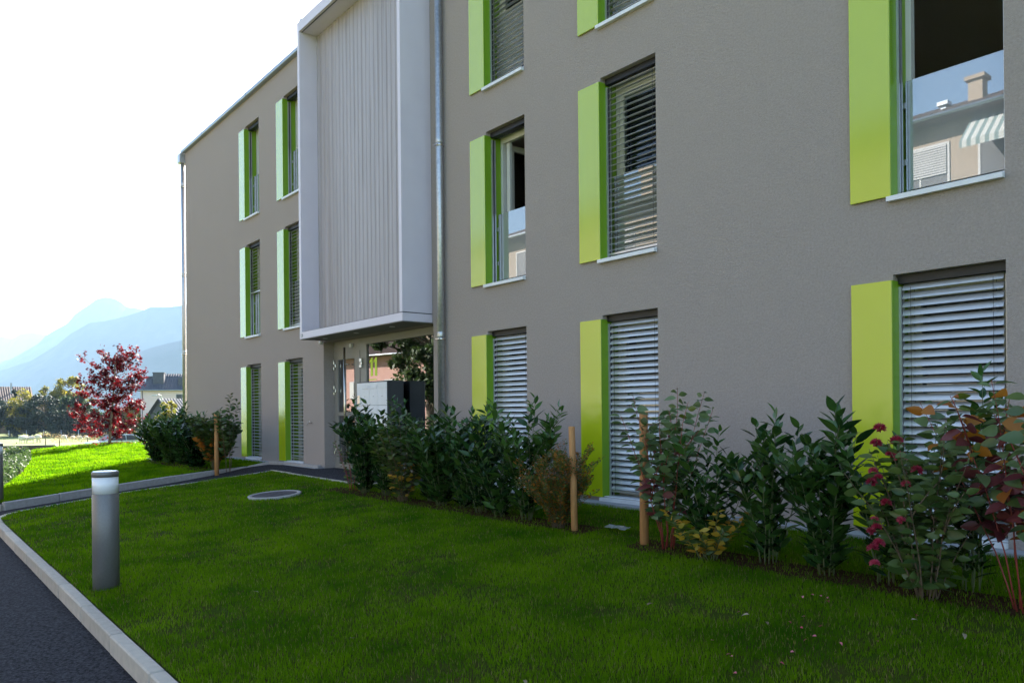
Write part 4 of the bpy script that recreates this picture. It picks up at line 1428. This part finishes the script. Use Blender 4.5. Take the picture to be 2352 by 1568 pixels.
def sheep_mesh():
    m = MB()
    rings = []
    for (x, z, ry, rz_) in ((-.52, .66, .05, .06), (-.46, .66, .2, .2), (-.3, .64, .27, .26), (0, .63, .29, .28), (.3, .66, .26, .25), (.44, .70, .18, .19), (.52, .72, .12, .14), (.66, .60, .09, .10), (.78, .46, .075, .085), (.9, .36, .05, .055), (.94, .33, .02, .02)):
        rings.append([Vector((x, ry * math.cos(t * math.pi / 6), z + rz_ * math.sin(t * math.pi / 6))) for t in range(12)])
    m.rings(rings)
    for lx in (-.34, .32):
        for ly in (-.13, .13):
            back = lx < 0
            m.tube([(lx, ly, .55), (lx + (.05 if back else .0), ly, .36), (lx + (-.03 if back else .01), ly, .2), (lx, ly, 0)], [.10, .06, .035, .035], 6)
    for s_ in (-1, 1):
        m.tube([(.66, s_ * .07, .63), (.65, s_ * .16, .60)], [.03, .015], 5)
    m.tube([(-.5, 0, .7), (-.6, 0, .5)], [.04, .02], 5)
    return m


sm_ = None
SHEEP = [(52, 112, 2.2, 'plump white sheep grazing with its rump turned to the lawn', 1.25), (69, 113, 1.4, 'white sheep seen end on between two grazing sheep', 1.1), (88, 113, 2.9, 'white sheep grazing beside the tall dark fence stake', 1.35),
         (146, 116, .2, 'white sheep resting low behind the lawn edge', 1.2), (166, 117, 2.6, 'white sheep standing next to the resting sheep', 1.0), (181, 117, .4, 'white sheep in the middle of the group by the lawn edge', 1.0), (198, 118, 2.9, 'white sheep nearest the red maple', .95)]
for (px, dist, a, lab, sc_) in SHEEP:
    X, Y = place(px, dist)
    if sm_ is None:
        o = sheep_mesh().build('sheep', 'wool')
        sm_ = o.data
    else:
        o = link(bpy.data.objects.new('sheep', sm_))
    o.location = (X, Y, gz(X) - .01)
    o.rotation_euler = (0, 0, a)
    o.scale = (sc_, sc_, sc_)
    tag(o, lab, 'sheep', 'sheep on the pasture')
for px, dist in ((104, 96), (136, 96), (201, 96)):
    X, Y = place(px, dist)
    o = MB().tube([(0, 0, -.3), (0, 0, 1.05)], .06, 6).build('fence_stake', 'wood_dark')
    o.location = (X, Y, gz(X))
    tag(o, 'dark wooden stake standing in the pasture', 'stake', 'dark stakes in the pasture')
# reddish perennials along the pasture edge
nr2 = np.random.default_rng(12)
pts = []
for k in range(900):
    px = nr2.uniform(88, 330)
    X, Y = place(px, nr2.uniform(94, 98))
    pts.append((X, Y, gz(X) + abs(nr2.normal(.55, .3)) + (.5 if px > 112 or px < 95 else 0.9)))
V, T = leaf_cloud(pts, .09, nr2)
tag(np_mesh('perennials', V, T, 'pink_grass'), 'reddish perennial flowers along the pasture edge', 'flowers', kind='stuff')

# ------------------------------------------------------------------ bits at the roadside beyond the lawn
wx0, wy0 = place(-30, 40)
wx1, wy1 = place(128, 41)
dv = Vector((wx1 - wx0, wy1 - wy0, 0))
lw = MB().bbox(0, dv.length, -.12, .12, -.3, .62, .02).build('low_wall', 'dark_metal')
lw.location = (wx0, wy0, gz(wx0))
lw.rotation_euler = (0, 0, math.atan2(dv.y, dv.x))
tag(lw, 'low dark wall between the lawn and the pasture', 'wall')
# ivy-like ground cover on the bank
outl = [(-31.0, -3.0), (-26.5, -3.5), (-21.6, -4.3), (-18.4, -5.0), (-17.2, -5.45), (-22, -5.5), (-27, -5.5), (-33, -5.4), (-33.2, -3.2)]
px_ = nr2.uniform(-33.2, -17, 30000)
py_ = nr2.uniform(-5.5, -3, 30000)
k_ = inpoly(px_, py_, outl)
px_, py_ = px_[k_], py_[k_]
edge = np.interp(px_, [-33, -31, -26.5, -21.6, -18.4, -17], [-2.6, -3.0, -3.5, -4.3, -5.0, -5.45])
tt = np.clip((edge - py_) / np.maximum(.05, edge + 5.55), 0, 1)
pz_ = (-.11 + .063 * edge) * (1 - tt) + -.70 * tt + .10 + nr2.normal(0, .06, len(px_)) + .12 * vnoise(px_, py_, 1.1, 4)
V, T = leaf_cloud(np.stack([px_, py_, pz_], 1), .05, nr2, False, .6)
tag(np_mesh('groundcover', V, T, 'groundcover'), 'low leafy evergreen groundcover on the bank beside the lawn', 'groundcover', kind='stuff')
pts = []
for k in range(1500):
    X, Y = place(nr2.uniform(-20, 62), nr2.uniform(31, 36))
    pts.append((X, Y, gz(X) + nr2.uniform(.0, .35)))
V, T = leaf_cloud(pts, .05, nr2, False, .9)
tag(np_mesh('dry_grasses', V, T, 'pink_grass'), 'pinkish dry grasses beyond the groundcover bank', 'grass', kind='stuff')


# ------------------------------------------------------------------ parked cars
def car(label, x, y, z, rz, paint, name='parked_car'):
    R = empty(name, (x, y, z), label, 'car', None, rz)
    prof = [(-2.05, .45), (-2.1, .62), (-2.05, .88), (-1.2, .98), (-.55, 1.40), (.3, 1.47), (1.1, 1.42), (1.75, 1.02), (2.05, .95), (2.12, .6), (2.05, .32), (-2.0, .32)]
    m = MB()
    rings = []
    for yy, s_ in ((-.86, .97), (-.82, 1), (.82, 1), (.86, .97)):
        rings.append([(px * s_, yy * (1 - .16 * max(0, (pz_ - .95) / .5)), .3 + (pz_ - .3) * s_) for px, pz_ in prof])
    m.rings(rings, True, False)
    m.build('body', paint, R)
    for s_ in (-1, 1):
        g = MB()
        y0, y1 = s_ * .868, s_ * .745
        g.face([(-1.0, y0, 1.0), (.35, y0, 1.0), (.35, y1, 1.40), (-.45, y1, 1.36)][::s_])
        g.face([(.42, y0, 1.0), (1.55, y0, 1.02), (1.05, y1, 1.37), (.42, y1, 1.40)][::s_])
        g.build('side_window', 'dark_metal', R)
    MB().face([(-1.205, -.72, 1.0), (-1.205, .72, 1.0), (-.60, .64, 1.385), (-.60, -.64, 1.385)][::-1]).build('windscreen', 'dark_metal', R)
    MB().face([(1.75, -.72, 1.05), (1.75, .72, 1.05), (1.16, .64, 1.40), (1.16, -.64, 1.40)]).build('rear_window', 'dark_metal', R)
    for wx in (-1.3, 1.32):
        for s_ in (-1, 1):
            t = MB()
            t.rings([[(wx + .32 * math.cos(a * .3927), s_ * yy, .32 + .32 * math.sin(a * .3927)) for a in range(16)] for yy in (.68, .88)])
            w = t.build('wheel', 'tyre', R)
            t = MB()
            t.rings([[(wx + .2 * math.cos(a * .3927), s_ * yy, .32 + .2 * math.sin(a * .3927)) for a in range(16)] for yy in (.86, .89)])
            t.build('rim', 'aluminium', w)
    for s_ in (-1, 1):
        MB().bbox(-2.12, -2.0, s_ * .62 - .17, s_ * .62 + .17, .68, .80, .02).build('headlight', 'white_metal', R)
    return R


X, Y = place(268, 60)
car('pale blue parked car half hidden behind the maple trunk', X, Y, gz(X), facing(X, Y) + .35, 'car_paint')

# ------------------------------------------------------------------ small things lying on the lawn
for k, (lx, ly, mm, sz) in enumerate(((-3.35, -2.95, 'litter_leaf', .05), (-2.75, -2.7, 'litter_leaf', .045), (-2.6, -2.75, 'litter_leaf', .035), (-5.6, -3.6, 'litter_leaf', .03), (-4.3, -4.6, 'litter_leaf', .045),
                                      (-3.0, -4.3, 'litter_leaf', .035), (-6.9, -3.3, 'litter_leaf', .03), (-8.2, -2.6, 'litter_leaf', .035), (-5.9, -4.6, 'litter_leaf', .04), (-2.0, -2.2, 'litter_leaf', .035), (-1.7, -2.25, 'litter_leaf', .04))):
    v, f = leaf_arrays(sz * 1.3, sz * .55, .25, .5)
    o = np_mesh('fallen_leaf', v, f, mm)
    o.location = (lx, ly, lz(lx, ly) + .045)
    o.rotation_euler = (rnd.uniform(-.3, .3), rnd.uniform(-.3, .3), rnd.uniform(0, 6))
    tag(o, 'pale dry fallen leaf lying on the near lawn', 'leaf', 'dry leaves on the near lawn')
for k in range(22):
    lx, ly = -2.2 + rnd.gauss(0, .42), -2.75 + rnd.gauss(0, .42)
    if k < 5:
        lx, ly = -2.62 + rnd.gauss(0, .06), -2.12 + rnd.gauss(0, .05)
    v, f = leaf_arrays(.028, .016, .3, .5, 3)
    o = np_mesh('fallen_petal', v, f, 'petal')
    o.location = (lx, ly, lz(lx, ly) + .04)
    o.rotation_euler = (rnd.uniform(-.5, .5), rnd.uniform(-.5, .5), rnd.uniform(0, 6))
    tag(o, 'small pink petal fallen on the grass below the flowering shrub', 'petal', 'pink petals on the grass')
# crumpled clear plastic between the two stakes
r = random.Random(77)
m = MB()
gxn, gyn = 9, 5
P = {}
for i in range(gxn):
    for j in range(gyn):
        P[i, j] = (i * .034 - .14 + r.uniform(-.012, .012), j * .024 - .05 + r.uniform(-.012, .012), .04 + r.uniform(0, .035))
for i in range(gxn - 1):
    for j in range(gyn - 1):
        m.face([P[i, j], P[i + 1, j], P[i + 1, j + 1]])
        m.face([P[i, j], P[i + 1, j + 1], P[i, j + 1]])
o = m.build('plastic_scrap', 'plastic')
o.location = (-5.22, -1.22, lz(-5.2, -1.2))
tag(o, 'crumpled clear plastic film lying on the grass between two stakes', 'plastic')

# ------------------------------------------------------------------ mountains and the hazy air
def ridge(name, prof, dist, depth, seed, rough):
    """mountain ridge: crest given by picture column/row directions, at its own distance, sloping down both ways"""
    a = math.atan2(1439, 1764)
    ax = Vector((-math.cos(a), math.sin(a), 0))
    rt = Vector((math.sin(a), math.cos(a), 0))
    pr = np.array(prof, dtype=float)
    n = 150
    cols = np.linspace(pr[0, 0], pr[-1, 0], n)
    rows = np.interp(cols, pr[:, 0], pr[:, 1])
    m_ = 14
    g = MB()
    grid = []
    for i in range(n):
        X = (cols[i] - 1176) / 1764 * dist
        hor = 940 - (cols[i] - 1176) * math.tan(math.radians(.55))
        hz = (hor - rows[i]) / 1764 * dist + CAM_Z
        col_ = []
        for j in range(-m_, m_ + 1):
            t = abs(j) / m_
            off = depth * j / m_
            p = Vector((0, CAM_Y, 0)) + ax * (dist + off) + rt * (X * (1 + off / dist * .3))
            nz = noise.fractal((p.x * .0016 + seed, p.y * .0016, seed), 1.0, 2.0, 5)
            zz = hz * (1 - t) ** .9 * (1 + rough * nz * t * 2.2) - 60 * t
            zz += rough * 30 * noise.noise((p.x * .012, p.y * .012, seed)) * (.25 + t)
            col_.append((p.x, p.y, zz))
        grid.append(col_)
    for i in range(n - 1):
        for j in range(2 * m_):
            g.face([grid[i][j], grid[i][j + 1], grid[i + 1][j + 1], grid[i + 1][j]], True)
    o = g.build(name, 'mountain')
    tag(o, kind='structure')
    return o


def zc(pts):
    return [((x / 5.345) * .98, (680 + y / 5.345) * .98) for x, y in pts]


ridge('mountain', zc([(-2600, 700), (-1500, 640), (-600, 600), (0, 580), (100, 590), (170, 610), (260, 545), (400, 530), (500, 545), (700, 570), (1200, 640), (1800, 700), (2600, 760)]), 6800, 900, 3.1, .3)
ridge('mountain', zc([(-2600, 1250), (-1200, 1120), (-300, 990), (0, 910), (150, 860), (350, 750), (500, 660), (580, 570), (700, 500), (850, 420), (950, 300), (1100, 200), (1220, 115), (1340, 88), (1450, 105), (1530, 150), (1610, 215), (1700, 220), (1800, 245), (2000, 330), (2400, 420), (3200, 600)]), 4700, 760, 5.7, .3)
ridge('mountain', zc([(-1200, 1300), (0, 1010), (400, 880), (700, 700), (900, 540), (1130, 410), (1300, 390), (1450, 360), (1600, 320), (1750, 270), (1890, 212), (2050, 212), (2150, 210), (2300, 190), (2800, 140), (3600, 260)]), 3400, 480, 9.2, .3)
ridge('mountain', zc([(900, 1200), (1300, 1010), (1700, 790), (1900, 720), (2080, 670), (2300, 620), (2900, 480), (3600, 420)]), 2300, 280, 12.4, .3)

hz = MB().box(-9500, 3000, -5500, 9500, -70, 790)
HZ = hz.build('haze', 'concrete')
HZ['kind'] = 'stuff'
hm = bpy.data.materials.new('haze_air')
hm.use_nodes = True
nt = hm.node_tree
nt.nodes.remove(nt.nodes['Principled BSDF'])
pv = nt.nodes.new('ShaderNodeVolumePrincipled')
pv.inputs['Color'].default_value = (0.46, 0.70, 0.97, 1)
pv.inputs['Density'].default_value = 0.00013
pv.inputs['Anisotropy'].default_value = 0.1
nt.links.new(pv.outputs[0], nt.nodes['Material Output'].inputs['Volume'])
HZ.data.materials.clear()
HZ.data.materials.append(hm)
